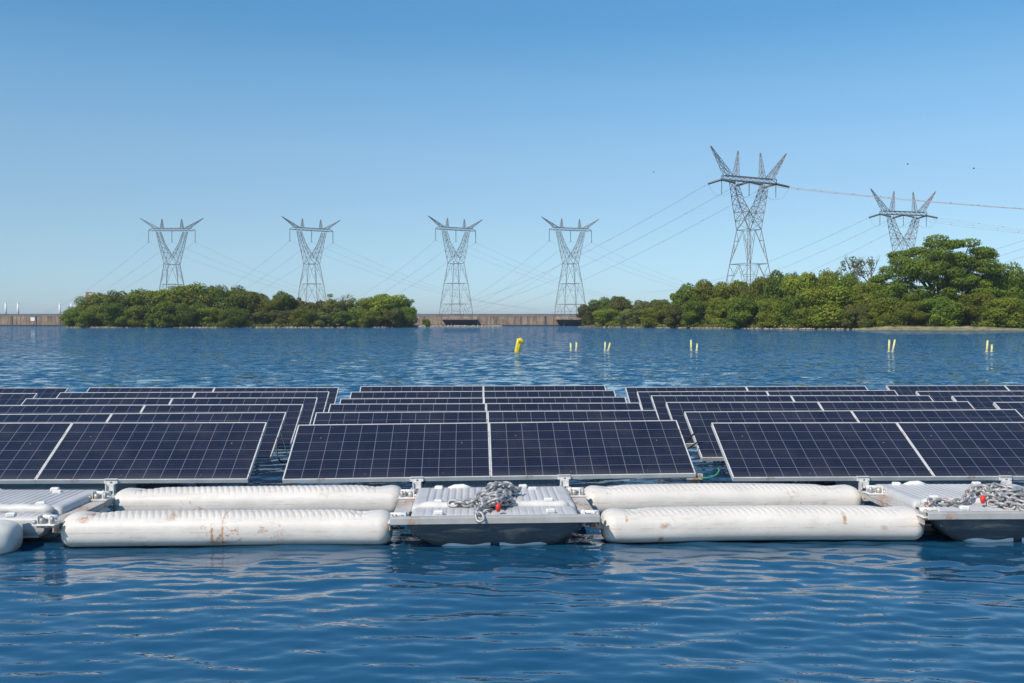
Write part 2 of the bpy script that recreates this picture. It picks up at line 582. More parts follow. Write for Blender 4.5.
def make_deck(kind):
    root = empty('walkway_float')
    z1 = .262
    rear = float_block('rear_float', 1.36, .56, 1.44, -.04, z1, M['deck'], root, True, .10)
    if kind == 'beam':
        # front float: shallow ribbed top, hull drawn far in below the steel beam
        float_block('front_float', 1.34, .10, .53, .10, z1 - .012, M['deck'], root, True, .05)
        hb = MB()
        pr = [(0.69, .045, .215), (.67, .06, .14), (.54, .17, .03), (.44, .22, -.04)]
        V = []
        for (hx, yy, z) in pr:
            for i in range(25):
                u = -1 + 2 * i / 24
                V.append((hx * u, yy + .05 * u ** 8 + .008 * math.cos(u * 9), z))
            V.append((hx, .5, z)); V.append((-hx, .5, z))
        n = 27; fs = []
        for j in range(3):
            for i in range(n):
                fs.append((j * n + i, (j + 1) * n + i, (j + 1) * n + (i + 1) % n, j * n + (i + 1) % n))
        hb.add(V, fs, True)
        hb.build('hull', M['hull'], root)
        keel = MB()
        for s in (-1, 1):
            V = []
            for (o_, z) in ((.0, -.04), (.012, .0), (.012, .022), (-.004, .034), (-.05, .036)):
                for i in range(13):
                    f = i / 12; x = s * (.035 + .40 * f)
                    k_ = 1 - .55 * max(0, (f - .8) / .2) ** 2
                    V.append((x, .19 - o_ * k_ + .03 * f ** 6, z * k_ if z > 0 else z))
            fs = [(a * 13 + i, a * 13 + i + 1, (a + 1) * 13 + i + 1, (a + 1) * 13 + i) if s > 0 else (a * 13 + i, (a + 1) * 13 + i, (a + 1) * 13 + i + 1, a * 13 + i + 1) for a in range(4) for i in range(12)]
            keel.add(V, fs, True)
        keel.build('keel_lip', M['lug'], root)
        bm_ = MB()
        bm_.box((0, .02, z1 - .032), (1.62, .012, .050), None, .003)
        bm_.box((0, .052, z1 - .006), (1.62, .055, .008), None, .002)
        bm_.build('front_beam', M['beam'], root)
    else:
        float_block('front_float', 1.30, .30, .53, .06, z1 - .03, M['deck'], root, True, .05)
        V = []; fs = []; n = 32; xs = [-1.1 + 1.64 * i / 59 for i in range(60)]
        for x in xs:
            e = .54 - x; q = 1 if e > .17 else math.sqrt(max(.0004, 1 - ((.17 - e) / .17) ** 2))
            for k in range(n):
                a = 2 * PI * k / n; ca, sa = math.cos(a), math.sin(a)
                V.append((x, .13 + .17 * math.copysign(abs(ca) ** .75, ca) * (.25 + .75 * q), .10 + .135 * math.copysign(abs(sa) ** .75, sa) * (.3 + .7 * q) * (1 if q > .1 else .2)))
        for i in range(59):
            for k in range(n): fs.append((i * n + k, (i + 1) * n + k, (i + 1) * n + (k + 1) % n, i * n + (k + 1) % n))
        fs.append(tuple(59 * n + k for k in reversed(range(n)))); fs.append(tuple(range(n)))
        MB().add(V, fs, True).build('nose_float', M['deck_white'], root)
    # white moulded lip between the two floats
    lip = MB()
    lip.tube([(x, .545 + .012 * math.sin(x * 7), z1 - .018) for x in np.linspace(-.62, .62, 22)], [.02] + [.042 + .006 * math.sin(i * 1.7) for i in range(20)] + [.02], 12)
    lip.build('seam_lip', M['deck_white'], root)
    for (x, y) in ((-.46, .66), (.46, .68), (-.48, 1.36), (.28, 1.38), (.36, 1.24), (-.44, .18), (.44, .2)):
        l = MB(); l.box((x, y, z1 + .004), (.075, .05, .036), Matrix.Rotation(x * .3, 3, 'Z'), .009)
        l.build('lug', M['lug'], root)
    # low oblong dome at the back
    d = MB(); d.tube([(-.40, 1.385, z1 - .005), (-.34, 1.385, z1), (-.26, 1.385, z1 + .004), (-.19, 1.385, z1 - .005)], [.01, .028, .028, .01], 10); d.build('filler_cap', M['lug'], root)
    for s in (-1, 1):
        f = MB(); f.box((s * .755, .72, .196), (.135, 1.30, .012), None, .003)
        f.box((s * .815, .72, .175), (.010, 1.30, .045), None, .002)
        f.build('side_plate', M['steel_rusty'], root)
        corner_joint(root, s * .745, .12, .212, s)
        corner_joint(root, s * .745, 1.20, .212, s)
    return root


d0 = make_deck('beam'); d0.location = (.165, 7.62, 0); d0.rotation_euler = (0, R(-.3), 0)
tag(d0, 'grey ribbed walkway float in the centre, carrying the chain pile, steel beam along its front', 'walkway float', 'walkway floats between the pontoons')
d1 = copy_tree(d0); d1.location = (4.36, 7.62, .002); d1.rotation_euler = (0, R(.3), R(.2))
tag(d1, 'grey ribbed walkway float at right with a rusty side plate, partly outside the photo')
d2 = make_deck('plain'); d2.location = (-4.03, 7.64, 0); d2.rotation_euler = (0, R(.4), R(-.3))
tag(d2, 'grey ribbed walkway float at the far left, rust stained and with a rounded white front', 'walkway float', 'walkway floats between the pontoons')


# ------------------------------------------------------------------ chains
def link(mb, c, t, up, L=.088, W=.056, r=.0115):
    t = t.normalized(); u = (up - t * up.dot(t))
    if u.length < 1e-4: u = t.orthogonal()
    u.normalize()
    pts = []
    a = L / 2 - W / 2
    for k in range(6):
        an = -PI / 2 + PI * k / 5
        pts.append(c + t * (a + math.cos(an) * W / 2) + u * (math.sin(an) * W / 2))
    for k in range(6):
        an = PI / 2 + PI * k / 5
        pts.append(c + t * (-a + math.cos(an) * W / 2) + u * (math.sin(an) * W / 2))
    mb.tube(pts, r, 7, closed=True)


def chain(path, mb, seed=1, step=.064):
    rr = random.Random(seed)
    P = [Vector(p) for p in path]
    # resample
    seg = [(P[i + 1] - P[i]).length for i in range(len(P) - 1)]
    tot = sum(seg); n = int(tot / step)
    def pos(s):
        i = 0
        while i < len(seg) - 1 and s > seg[i]:
            s -= seg[i]; i += 1
        f = s / seg[i]
        return P[i].lerp(P[i + 1], min(1, f))
    for k in range(n):
        a, b = pos(k * step), pos((k + 1) * step)
        ang = (PI / 4 if k % 2 else -PI / 4) + rr.uniform(-.35, .35)
        t = (b - a).normalized()
        up = Matrix.Rotation(ang, 3, t) @ Vector((0, 0, 1)) if abs(t.z) < .95 else Matrix.Rotation(ang, 3, t) @ Vector((1, 0, 0))
        link(mb, (a + b) / 2, t, up)


def smooth_path(pts, n=6):
    P = [Vector(p) for p in pts]; out = []
    for i in range(len(P) - 1):
        p0, p1, p2, p3 = P[max(i - 1, 0)], P[i], P[i + 1], P[min(i + 2, len(P) - 1)]
        for k in range(n):
            t = k / n
            out.append(.5 * ((2 * p1) + (p2 - p0) * t + (2 * p0 - 5 * p1 + 4 * p2 - p3) * t * t + (3 * p1 - p0 - 3 * p2 + p3) * t ** 3))
    out.append(P[-1]); return out


def heap(cx, cy, rx, ry, h, n, seed, z0=.285, tail=()):
    rr = random.Random(seed); pts = []
    for i in range(n):
        a = i * 2.1 + rr.uniform(-.5, .5); q = rr.uniform(.35, 1)
        f = i / n
        pts.append((cx + rx * q * math.cos(a), cy + ry * q * math.sin(a), z0 + h * f * (1.15 - q) * 1.3 + rr.uniform(0, .015)))
    return pts + list(tail)


def make_chain(name, paths, redpos, label, seed):
    root = empty(name, (0, 0, 0))
    mb = MB()
    for i, p in enumerate(paths): chain(smooth_path(p), mb, seed + i)
    mb.build('links', M['chain'], root)
    b = MB(); x, y, z = redpos
    b.tube([(x, y, z - .032), (x, y - .004, z - .012), (x, y, z + .012), (x + .006, y, z + .03)], [.013, .022, .022, .012], 9)
    b.build('red_tag', M['red'], root)
    tag(root, label, 'chain', 'mooring chains on the walkway floats')
    return root


make_chain('mooring_chain', [
    heap(.17, 8.18, .14, .30, .09, 26, 3, tail=((.14, 8.0, .33), (.06, 7.86, .30), (.02, 7.74, .29), (.03, 7.66, .285), (.05, 7.61, .25), (.06, 7.60, .20))),
    [(-.20, 8.12, .28), (-.15, 8.1, .28), (-.06, 8.07, .285), (.02, 8.12, .31), (.10, 8.2, .36), (.2, 8.35, .38), (.33, 8.5, .33), (.26, 8.62, .30), (.12, 8.5, .38)],
    heap(.24, 8.55, .17, .14, .09, 12, 9)],
    (.19, 7.78, .305), 'galvanised chain heaped on the centre float with a red tag, end hanging over the beam', 4)
make_chain('mooring_chain', [
    [(3.63, 7.80, .28), (3.70, 7.92, .295), (3.80, 7.98, .29), (3.92, 7.94, .285), (4.02, 8.0, .29), (4.10, 8.08, .32), (4.2, 8.2, .36), (4.3, 8.12, .37), (4.36, 8.2, .38), (4.45, 8.06, .36), (4.6, 8.12, .34), (4.8, 8.1, .31)],
    heap(4.42, 8.12, .20, .22, .10, 18, 5, tail=((4.34, 7.85, .32), (4.44, 7.74, .29), (4.52, 7.66, .285), (4.56, 7.62, .27), (4.66, 7.60, .24))),
    [(4.2, 7.95, .28), (4.3, 7.84, .28), (4.38, 7.74, .28), (4.5, 7.68, .28), (4.62, 7.7, .28), (4.8, 7.74, .28)]],
    (4.14, 7.93, .315), 'galvanised chain with a red tag draped across the right walkway float', 21)

# ------------------------------------------------------------------ cables and rope in the gaps
def cable(pts, r, mat, label, cat, group=None, name='cable'):
    o = MB().tube(smooth_path(pts), r, 7).build(name, mat)
    tag(o, label, cat, group); return o


xl = -1.985
cable([(xl - .12, 10.75, .52), (xl - .11, 10.66, .36), (xl - .04, 10.60, .27), (xl + .06, 10.66, .30), (xl + .18, 10.72, .42)], .008, M['cable'],
      'black looping cable in the left gap, just behind the front panel row', 'cable', 'black cables in the gaps')
cable([(xl - .1, 10.8, .58), (xl - .03, 10.70, .42), (xl + .02, 10.64, .34), (xl + .15, 10.7, .36)], .007, M['cable'],
      'thin black cable slanting down in the left gap, above the looping one', 'cable', 'black cables in the gaps')
cable([(xl - .07, 11.9, .6), (xl + .02, 11.84, .42), (xl + .12, 11.8, .35), (xl + .2, 11.86, .42)], .008, M['cable'],
      'black cable hanging in the left gap, behind the second panel row', 'cable', 'black cables in the gaps')
xr = 2.285
cable([(xr - .16, 10.6, .45), (xr - .06, 10.62, .40), (xr + .02, 10.7, .47), (xr + .14, 10.78, .56)], .009, M['cable'],
      'black cable crossing the right gap between the front and second panel rows', 'cable', 'black cables in the gaps')
cable([(xr - .16, 10.55, .38), (xr - .08, 10.60, .34), (xr + .04, 10.66, .40), (xr + .15, 10.72, .46)], .008, M['cable'],
      'lower black cable in the right gap, just under the other one', 'cable', 'black cables in the gaps')
cable([(xr - .14, 9.50, .265), (xr - .06, 9.46, .262), (xr + .03, 9.49, .275), (xr + .09, 9.56, .31), (xr + .10, 9.62, .33)], .009, M['green_rope'],
      'green rope tied at the right end of the front centre panels', 'rope', None, 'rope')
b = MB(); b.box((xr - .16, 9.52, .252), (.17, .10, .018), None, .003); b.box((xr - .16, 9.56, .21), (.12, .03, .08), None, .003)
b.box((xr - .10, 9.53, .275), (.05, .05, .035), None, .004)
t_ = b.build('joint_bracket', M['steel_rusty']); tag(t_, 'rusty joint bracket under the right end of the front centre panels', 'bracket')

# ------------------------------------------------------------------ water
def make_water():
    t = NT('lake_water')
    geo = t.n('ShaderNodeNewGeometry').outputs['Position']
    n1 = t.noise(t.mapping(geo, (.55, 1.5, 1), rot=(0, 0, R(4))), 3.2, 4, .55)
    n2 = t.noise(t.mapping(geo, (.6, 1.3, 1), rot=(0, 0, R(-13))), 10.5, 3, .5)
    n3 = t.noise(t.mapping(geo, (.5, 1.2, 1)), .5, 4, .6)
    h = t.math('ADD', t.math('MULTIPLY', n1, .55), t.math('MULTIPLY', n2, .12))
    h = t.math('ADD', h, t.math('MULTIPLY', n3, 1.6))
    # wind: rougher out on the open lake than in the lee of the floats
    ln = t.n('ShaderNodeVectorMath', operation='LENGTH'); t.l(geo, ln.inputs[0])
    far = t.ramp(ln.outputs['Value'], 16, 40)
    st = t.math('ADD', .16, t.math('MULTIPLY', far, .60))
    gust = t.noise(t.mapping(geo, (.06, .16, 1)), .5, 4, .6)
    st = t.math('MULTIPLY', st, t.math('ADD', .65, t.math('MULTIPLY', gust, .7)))
    nb = t.bump(h, t.math('MULTIPLY', st, .8), .10)
    # facets of the chop too small to model: tilt the normal directly so that it also works far out
    def facet(vec, sc, det):
        c1 = t.noise(vec, sc, det, .6, out=1)
        sb = t.n('ShaderNodeVectorMath', operation='SUBTRACT'); t.l(c1, sb.inputs[0]); sb.inputs[1].default_value = (.5, .5, .5)
        return sb.outputs[0]
    fa = facet(t.mapping(geo, (.7, 1.0, 1)), 3.4, 3)
    fb = facet(t.mapping(geo, (1.0, .9, 1)), 1.7, 4)
    ab = t.n('ShaderNodeVectorMath', operation='ADD'); t.l(fa, ab.inputs[0]); t.l(fb, ab.inputs[1])
    sc_ = t.n('ShaderNodeVectorMath', operation='MULTIPLY'); t.l(ab.outputs[0], sc_.inputs[0]); sc_.inputs[1].default_value = (1.0, 1.75, 0)
    s2 = t.n('ShaderNodeVectorMath', operation='SCALE'); t.l(sc_.outputs[0], s2.inputs[0])
    t.l(t.math('MULTIPLY', t.math('ADD', t.math('ADD', t.ramp(ln.outputs['Value'], 14, 30), t.math('MULTIPLY', t.ramp(ln.outputs['Value'], 40, 160), .9)), .02), t.math('ADD', .55, t.math('MULTIPLY', gust, .9))), s2.inputs['Scale'])
    ad_ = t.n('ShaderNodeVectorMath', operation='ADD'); t.l(nb, ad_.inputs[0]); t.l(s2.outputs[0], ad_.inputs[1])
    # wind chop rides towards the floats: its near faces are the steeper ones
    cb = t.n('ShaderNodeCombineXYZ'); t.l(t.math('MULTIPLY', t.ramp(ln.outputs['Value'], 12, 38), -.17), cb.inputs[1])
    ad2 = t.n('ShaderNodeVectorMath', operation='ADD'); t.l(ad_.outputs[0], ad2.inputs[0]); t.l(cb.outputs[0], ad2.inputs[1])
    nn = t.n('ShaderNodeVectorMath', operation='NORMALIZE'); t.l(ad2.outputs[0], nn.inputs[0])
    t.set(color=(.007, .066, .135), rough=.025, ior=1.75, normal=nn.outputs[0])
    # mesh
    ts = np.concatenate([-np.geomspace(6, .85, 14)[:-1], np.linspace(-.85, .85, 620), np.geomspace(.85, 6, 14)[1:]])
    d1 = np.linspace(.3, 7.0, 24)[:-1]
    q = [7.0]
    while q[-1] < 3000:
        y = q[-1] - 4
        stp = .021 if y < 9.5 else max(.021, .0042 * y ** 1.05)
        if y > 60: stp = .012 * y
        q.append(q[-1] + stp)
    dist = np.concatenate([d1, np.array(q)])
    Tm, Dm = np.meshgrid(ts, dist)
    X = Tm * Dm; Y = Dm - 4.0
    r2 = np.random.default_rng(11)
    Z = np.zeros_like(X)
    spx = 1.7 / 620 * Dm
    spy = np.gradient(dist)[:, None] * np.ones_like(X)
    for i in range(46):
        lam = .13 * (1.5 / .13) ** (i / 45.0)
        lam *= r2.uniform(.9, 1.1)
        th = r2.normal(R(86), R(27))
        k = 2 * PI / lam
        kx, ky = k * math.cos(th), k * math.sin(th)
        amp = .0027 * lam ** .36 * r2.uniform(.5, 1.4)
        fade = np.clip((lam / np.maximum(spx * abs(math.cos(th)) + spy * abs(math.sin(th)), 1e-4) - 2.5) / 3, 0, 1)
        ph = kx * X + ky * Y + r2.uniform(0, 6.28) + .6 * np.sin(X * .9 * r2.uniform(.5, 1.5) + Y * .5 + i)
        mod = .55 + .45 * np.sin(X * r2.uniform(.3, 1.0) + Y * r2.uniform(.3, 1.0) + r2.uniform(0, 6))
        s = np.sin(ph)
        Z += amp * fade * mod * (s + .06 * np.cos(2 * ph))
    nr, nc = X.shape
    V = np.stack([X.ravel(), Y.ravel(), Z.ravel()], 1)
    ii = np.arange(nr - 1)[:, None] * nc + np.arange(nc - 1)[None, :]
    Fq = np.stack([ii, ii + 1, ii + 1 + nc, ii + nc], -1).reshape(-1, 4)
    o = np_mesh('water', V, Fq, t.m, None, True)
    tag(o, kind='structure')


make_water()

# ------------------------------------------------------------------ dam
def concrete():
    t = NT('dam_concrete'); c = t.coord()
    a = t.noise(t.mapping(c, (.25, .25, .25)), 1.0, 6, .7)
    s = t.noise(t.mapping(c, (.9, .9, .08)), 1.0, 4, .7)
    colr = t.mix(t.ramp(a, .3, .7), (.22, .15, .10), (.46, .33, .22))
    colr = t.mix(t.ramp(s, .45, .66), colr, (.10, .075, .055))
    t.set(color=colr, rough=.9); return t.m


M['dam'] = concrete()
M['dam_cap'] = simple('dam_parapet', (.16, .14, .13), .9, 0, .25, .4)
M['dark_conc'] = simple('dark_concrete', (.045, .047, .055), .8, 0, .3, .3)
M['pale'] = simple('pale_painted_steel', (.82, .82, .81), .6)
D0 = 600.0


def dam():
    root = empty('dam_wall', at(512, D0)); root.rotation_euler = (0, 0, -YAW)
    ztop = zat(315.0, D0)
    b = MB()
    L = 360
    joints = np.arange(-L, L + 1, 14.6)
    for x0, x1 in zip(joints, joints[1:]):
        b.box(((x0 + x1) / 2, 5, ztop / 2 - 1), (14.6 - .5, 10, ztop + 1))
    b.box((0, 5.6, ztop / 2 - 1), (2 * L, 9, ztop + 1))
    b.build('wall_face', M['dam'], root)
    c = MB(); c.box((0, 5, ztop + .2), (2 * L, 10.8, .9)); c.build('parapet', M['dam_cap'], root)
    e = MB(); e.box((0, -.2, .25), (2 * L, .8, .9)); e.build('dark_footing', M['dark_conc'], root)  # darker strip along the foot of the wall
    r = MB()
    for x in joints[::1]: r.box((x, -.15, ztop / 2 - .3), (.9, .5, ztop - .4))
    r.build('joint_ribs', M['dam_cap'], root)
    w = MB(); w.box(((33 - 512) / F * D0, -.05, ztop * .62), (2.6, .3, 2.2)); w.build('pale_patch', M['pale'], root)
    tag(root, 'long brown stained concrete dam wall running along the far shore', 'dam')


dam()


def intake(px0, px1, lab):
    x0, x1 = (px0 - 512) / F * D0, (px1 - 512) / F * D0
    root = empty('intake_block', at(512, D0)); root.rotation_euler = (0, 0, -YAW)
    z1 = zat(319.8, D0)
    V = [(x0, -9, z1), (x1, -9, z1), (x1, 1, z1), (x0, 1, z1), (x0 + 2.2, -1.5, 0), (x1 - .5, -1.5, 0), (x1 - .5, 1, 0), (x0 + 2.2, 1, 0)]
    b = MB(); b.add(V, [(0, 1, 2, 3), (7, 6, 5, 4), (0, 4, 5, 1), (1, 5, 6, 2), (2, 6, 7, 3), (3, 7, 4, 0)])
    b.build('sloped_block', M['dark_conc'], root)  # shade of the down-sloping underface is put into the dark colour
    c = MB(); c.box(((x0 + x1) / 2, -4, z1 + .25), (x1 - x0 + .8, 10.5, .5)); c.build('deck_slab', M['dam'], root)
    g = MB()
    for k in range(int((x1 - x0) / 1.2)):
        g.box((x0 + .6 + k * 1.2, -9, z1 + 1.0), (.07, .07, 1.1))
    g.box(((x0 + x1) / 2, -9, z1 + 1.55), (x1 - x0, .08, .08)); g.build('railing', M['pale'], root)
    tag(root, lab, 'intake block', 'dark blocks jutting from the dam')


intake(443, 477, 'dark sloping concrete block jutting from the dam at the foot of the third pylon')
intake(556, 584, 'dark sloping concrete block on the dam, partly hidden by the right island trees')

for (px, y0, lab) in ((6, 303.0, 'white post standing on the dam at the photo\'s left edge'), (18.3, 303.3, 'white post on the dam, close right neighbour of the post at the photo edge'),
                      (60, 304.2, 'white post on the dam standing alone, left of the wooded island'), (71.6, 303.8, 'white post half hidden behind the left end of the wooded island')):
    p = at(px, D0 + 7, zat(315.5, D0))
    h = zat(y0, D0 + 7) - p.z
    b = MB(); b.tube([(0, 0, 0), (0, 0, h)], [.62, .55], 12); b.tube([(0, 0, h), (0, 0, h + .12), (0, 0, h + .5)], [.7, .7, .12], 12)
    b.tube([(0, 0, 0), (0, 0, .5)], .9, 12)
    o = b.build('white_post', M['pale']); o.location = p
    tag(o, lab, 'post', 'white posts on the dam')
# small house beyond the left island
M['roof_red'] = simple('red_roof', (.36, .13, .09), .8)
M['wall_pale'] = simple('pale_wall', (.62, .58, .52), .8)
p = at(94.5, 540, zat(300.5, 540))
h_ = empty('water_tower_house', p, -YAW)
MB().box((0, 0, 2.0), (6, 6, 4.2)).box((0, 0, -9), (4, 4, 18)).build('wall', M['wall_pale'], h_)
MB().box((-2.6, -.2, 2), (1.2, 6.2, 4.6)).box((-2.2, 0, 4.3), (2.2, 6.6, .3)).build('roof', M['roof_red'], h_)
MB().box((1, -3.02, 2.2), (1.6, .12, 1.2)).build('window', M['dark_conc'], h_)
tag(h_, 'small pale building with red edge peeking over the trees of the left island', 'building')

# ------------------------------------------------------------------ pylons
M['tower'] = simple('weathered_galvanised_lattice', (.20, .195, .185), .7, 0, .15, .2)
M['insul'] = simple('grey_green_insulator', (.055, .085, .075), .3, 0, .2, 2)
M['insul_pale'] = simple('grey_glass_insulator', (.16, .20, .20), .3, 0, .2, 2)
M['wire'] = simple('aluminium_conductor', (.34, .34, .35), .6)
M['wire_warm'] = simple('warm_conductor', (.52, .48, .46), .6)  # warmer, paler tone for the bundles running right


def strut(mb, a, b, r):
    a, b = Vector(a), Vector(b)
    if (b - a).length < .05: return
    mb.tube([a, b], r, 4, caps=False, smooth=False)


def truss(mb, c0, c1, n, rl, rb):
    """four-chord lattice between two quads of corners, X braced"""
    c0 = [Vector(p) for p in c0]; c1 = [Vector(p) for p in c1]
    for k in range(4): strut(mb, c0[k], c1[k], rl)
    for i in range(n):
        f0, f1 = i / n, (i + 1) / n
        q0 = [c0[k].lerp(c1[k], f0) for k in range(4)]; q1 = [c0[k].lerp(c1[k], f1) for k in range(4)]
        for k in range(4):
            j = (k + 1) % 4
            strut(mb, q0[k], q1[j], rb); strut(mb, q0[j], q1[k], rb)
            if i: strut(mb, q0[k], q0[j], rb)


def make_pylon(tension=False):
    root = empty('pylon')
    rl, rb = (.19, .075) if tension else (.19, .065)
    zw, zb = 38.0, (55.0 if tension else 58.2)
    ww = 3.0 if tension else 3.6
    body = MB()
    sq = lambda w, z: [(-w, -w, z), (w, -w, z), (w, w, z), (-w, w, z)]
    levels = [(7.6, 0), (6.3, 13.5), (4.7, 26), (ww, zw)] if tension else [(8.0, 0), (6.8, 13.5), (5.3, 26), (ww, zw)]
    for (w0, z0), (w1, z1) in zip(levels, levels[1:]):
        a, b = sq(w0, z0), sq(w1, z1)
        for k in range(4):
            j = (k + 1) % 4
            strut(body, a[k], b[k], rl)
            m = (Vector(b[k]) + Vector(b[j])) / 2
            strut(body, a[k], m, rb * 1.3); strut(body, a[j], m, rb * 1.3)
            strut(body, b[k], b[j], rb * 1.2)
            for f in (.35, .68):
                pk = Vector(a[k]).lerp(m, f); lk = Vector(a[k]).lerp(Vector(b[k]), f)
                pj = Vector(a[j]).lerp(m, f); lj = Vector(a[j]).lerp(Vector(b[j]), f)
                strut(body, pk, lk, rb * .8); strut(body, pj, lj, rb * .8)
                nk = Vector(a[k]).lerp(Vector(b[k]), min(1, f + .3)); nj = Vector(a[j]).lerp(Vector(b[j]), min(1, f + .3))
                strut(body, pk, nk, rb * .8); strut(body, pj, nj, rb * .8)
        if not tension:
            strut(body, b[0], b[2], rb); strut(body, b[1], b[3], rb)
    body.build('lattice_body', M['tower'], root)
    # the V: two arms from the waist to the cross beam
    for s in (-1, 1):
        arm = MB()
        zt = zb - .6
        strut(arm, (s * ww, -ww, zw), (-s * .1, -ww * .7, zw + 4.5), rl * .7); strut(arm, (s * ww, ww, zw), (-s * .1, ww * .7, zw + 4.5), rl * .7)
        c0 = [(s * ww, -ww, zw), (s * .1, -ww * .7, zw + 4.5), (s * .1, ww * .7, zw + 4.5), (s * ww, ww, zw)]
        ax, ai, mx_, mi = (7.9, 5.9, 5.9, 3.7) if tension else (9.2, 7.0, 6.9, 4.2)
        zm = (zw + zt) / 2
        cm = [(s * mx_, -1.9, zm + 1), (s * mi, -1.6, zm + 2), (s * mi, 1.6, zm + 2), (s * mx_, 1.9, zm + 1)]
        c1 = [(s * ax, -1.1, zt), (s * ai, -1.1, zt), (s * ai, 1.1, zt), (s * ax, 1.1, zt)]
        truss(arm, c0, cm, 3, rl * .85, rb); truss(arm, cm, c1, 3, rl * .8, rb)
        arm.build('arm', M['tower'], root)
    beam = MB()
    e = 11.5
    bh = 1.5
    c0 = [(-e, -1.1, zb), (-e, 1.1, zb), (-e, 1.1, zb + bh), (-e, -1.1, zb + bh)]
    c1 = [(e, -1.1, zb), (e, 1.1, zb), (e, 1.1, zb + bh), (e, -1.1, zb + bh)]
    truss(beam, c0, c1, 9, rl * .62, rb * .9)
    for s in (-1, 1):
        for y in (-1.1, 1.1):
            strut(beam, (s * e, y, zb + bh), (s * (12.5 if tension else 14.2), 0, zb + .2), rl * .6); strut(beam, (s * e, y, zb), (s * (12.5 if tension else 14.2), 0, zb + .2), rl * .6)
    beam.build('cross_beam', M['tower'], root)
    hh = 9.7 if tension else 6.0
    for s in (-1, 1):
        for (xb, wbh, xt) in ((9.2, 1.5, 19.0 if not tension else 17.0), (6.0, .85, 5.9 if not tension else 5.0)):
            pk = MB()
            zt = zb + bh + (hh if xb > 7 else hh * .93) * (1 if xb > 7 else 1)
            base = [(s * (xb - wbh), -1, zb + bh), (s * (xb + wbh), -1, zb + bh), (s * (xb + wbh), 1, zb + bh), (s * (xb - wbh), 1, zb + bh)]
            tip = [(s * xt + dx, dy, zt) for dx, dy in ((-.15, -.1), (.15, -.1), (.15, .1), (-.15, .1))]
            if s < 0: tip = [tip[1], tip[0], tip[3], tip[2]]
            truss(pk, base, tip, 4, rl * .6, rb * .8)
            pk.build('peak', M['tower'], root)
    def ins(p0, p1, r, mat):
        p0, p1 = Vector(p0), Vector(p1); n = 22
        pts = []; rs = []
        for i in range(n + 1):
            pts.append(p0.lerp(p1, i / n)); rs.append(r if i % 2 else r * .55)
        MB().tube(pts, rs, 8).build('insulator', mat, root)
    if not tension:
        for x in (-14, 0, 14):
            ins((x, 0, zb), (x, 0, zb - 6.6), .26, M['insul_pale'])
            MB().tube([(x, -1.1, zb - 6.8), (x, 1.1, zb - 6.8)], .12, 6).build('wire_clamp', M['tower'], root)
    else:
        for x in (-12.2, 0, 12.2):
            for (dx, dy) in ((-3.4, 3.2), (3.4, -3.2)):
                for o_ in (-.28, .28):
                    ins((x + o_ * .7, o_, zb), (x + dx + o_ * .7, dy + o_, zb - 1.3), .46, M['insul'])
            ins((x, 0, zb), (x, 0, zb - 5), .18, M['insul_pale'])
            j = MB(); j.tube(smooth_path([(x - 3.4, 3.2, zb - 1.3), (x - 1.8, 1.8, zb - 4.8), (x, 0, zb - 5.6), (x + 1.8, -1.8, zb - 4.8), (x + 3.4, -3.2, zb - 1.3)], 4), .05, 5); j.build('jumper', M['wire'], root)
    return root


py0 = make_pylon(False)
pylab = ['grey lattice pylon farthest left, rising behind the middle of the left island',
         'grey lattice pylon second from the left, behind the right half of the left island',
         'grey lattice pylon standing on the dam just right of the left island',
         'grey lattice pylon on the dam at the left end of the right island']
pyl = []
for i, (px, d, w, hgt) in enumerate(((172.5, 600, 62, 218.5), (312, 604, 49, 218.5), (456, 604, 50, 218), (570.5, 604, 56, 218.3))):
    o = py0 if i == 0 else copy_tree(py0)
    yaw = math.acos(min(1, w / (36.4 / d * F)))
    o.location = at(px, d, 0)
    ztip = zat(hgt, d)
    base = 0 if i < 2 else 5.5
    o.location.z = ztip - 65.7
    o.rotation_euler = (0, 0, -YAW + yaw * (1 if i % 2 else 1))
    tag(o, pylab[i], 'pylon', 'pylons across the lake'); pyl.append(o)
# the feet of pylons stand on a low shelf
py1 = make_pylon(True)
d5, d6 = 352, 452
py1.location = at(748.5, d5, 0); py1.location.z = zat(150.5, d5) - 66.2; py1.rotation_euler = (0, 0, -YAW + R(27))
tag(py1, 'tallest lattice pylon with long upswept horns, behind the middle of the right island', 'pylon', 'pylons across the lake')
py2 = copy_tree(py1); py2.location = at(902.5, d6, 0); py2.location.z = zat(190.5, d6) - 66.2; py2.rotation_euler = (0, 0, -YAW + R(15))
tag(py2, 'lattice pylon farthest right, half hidden by the big spreading tree')

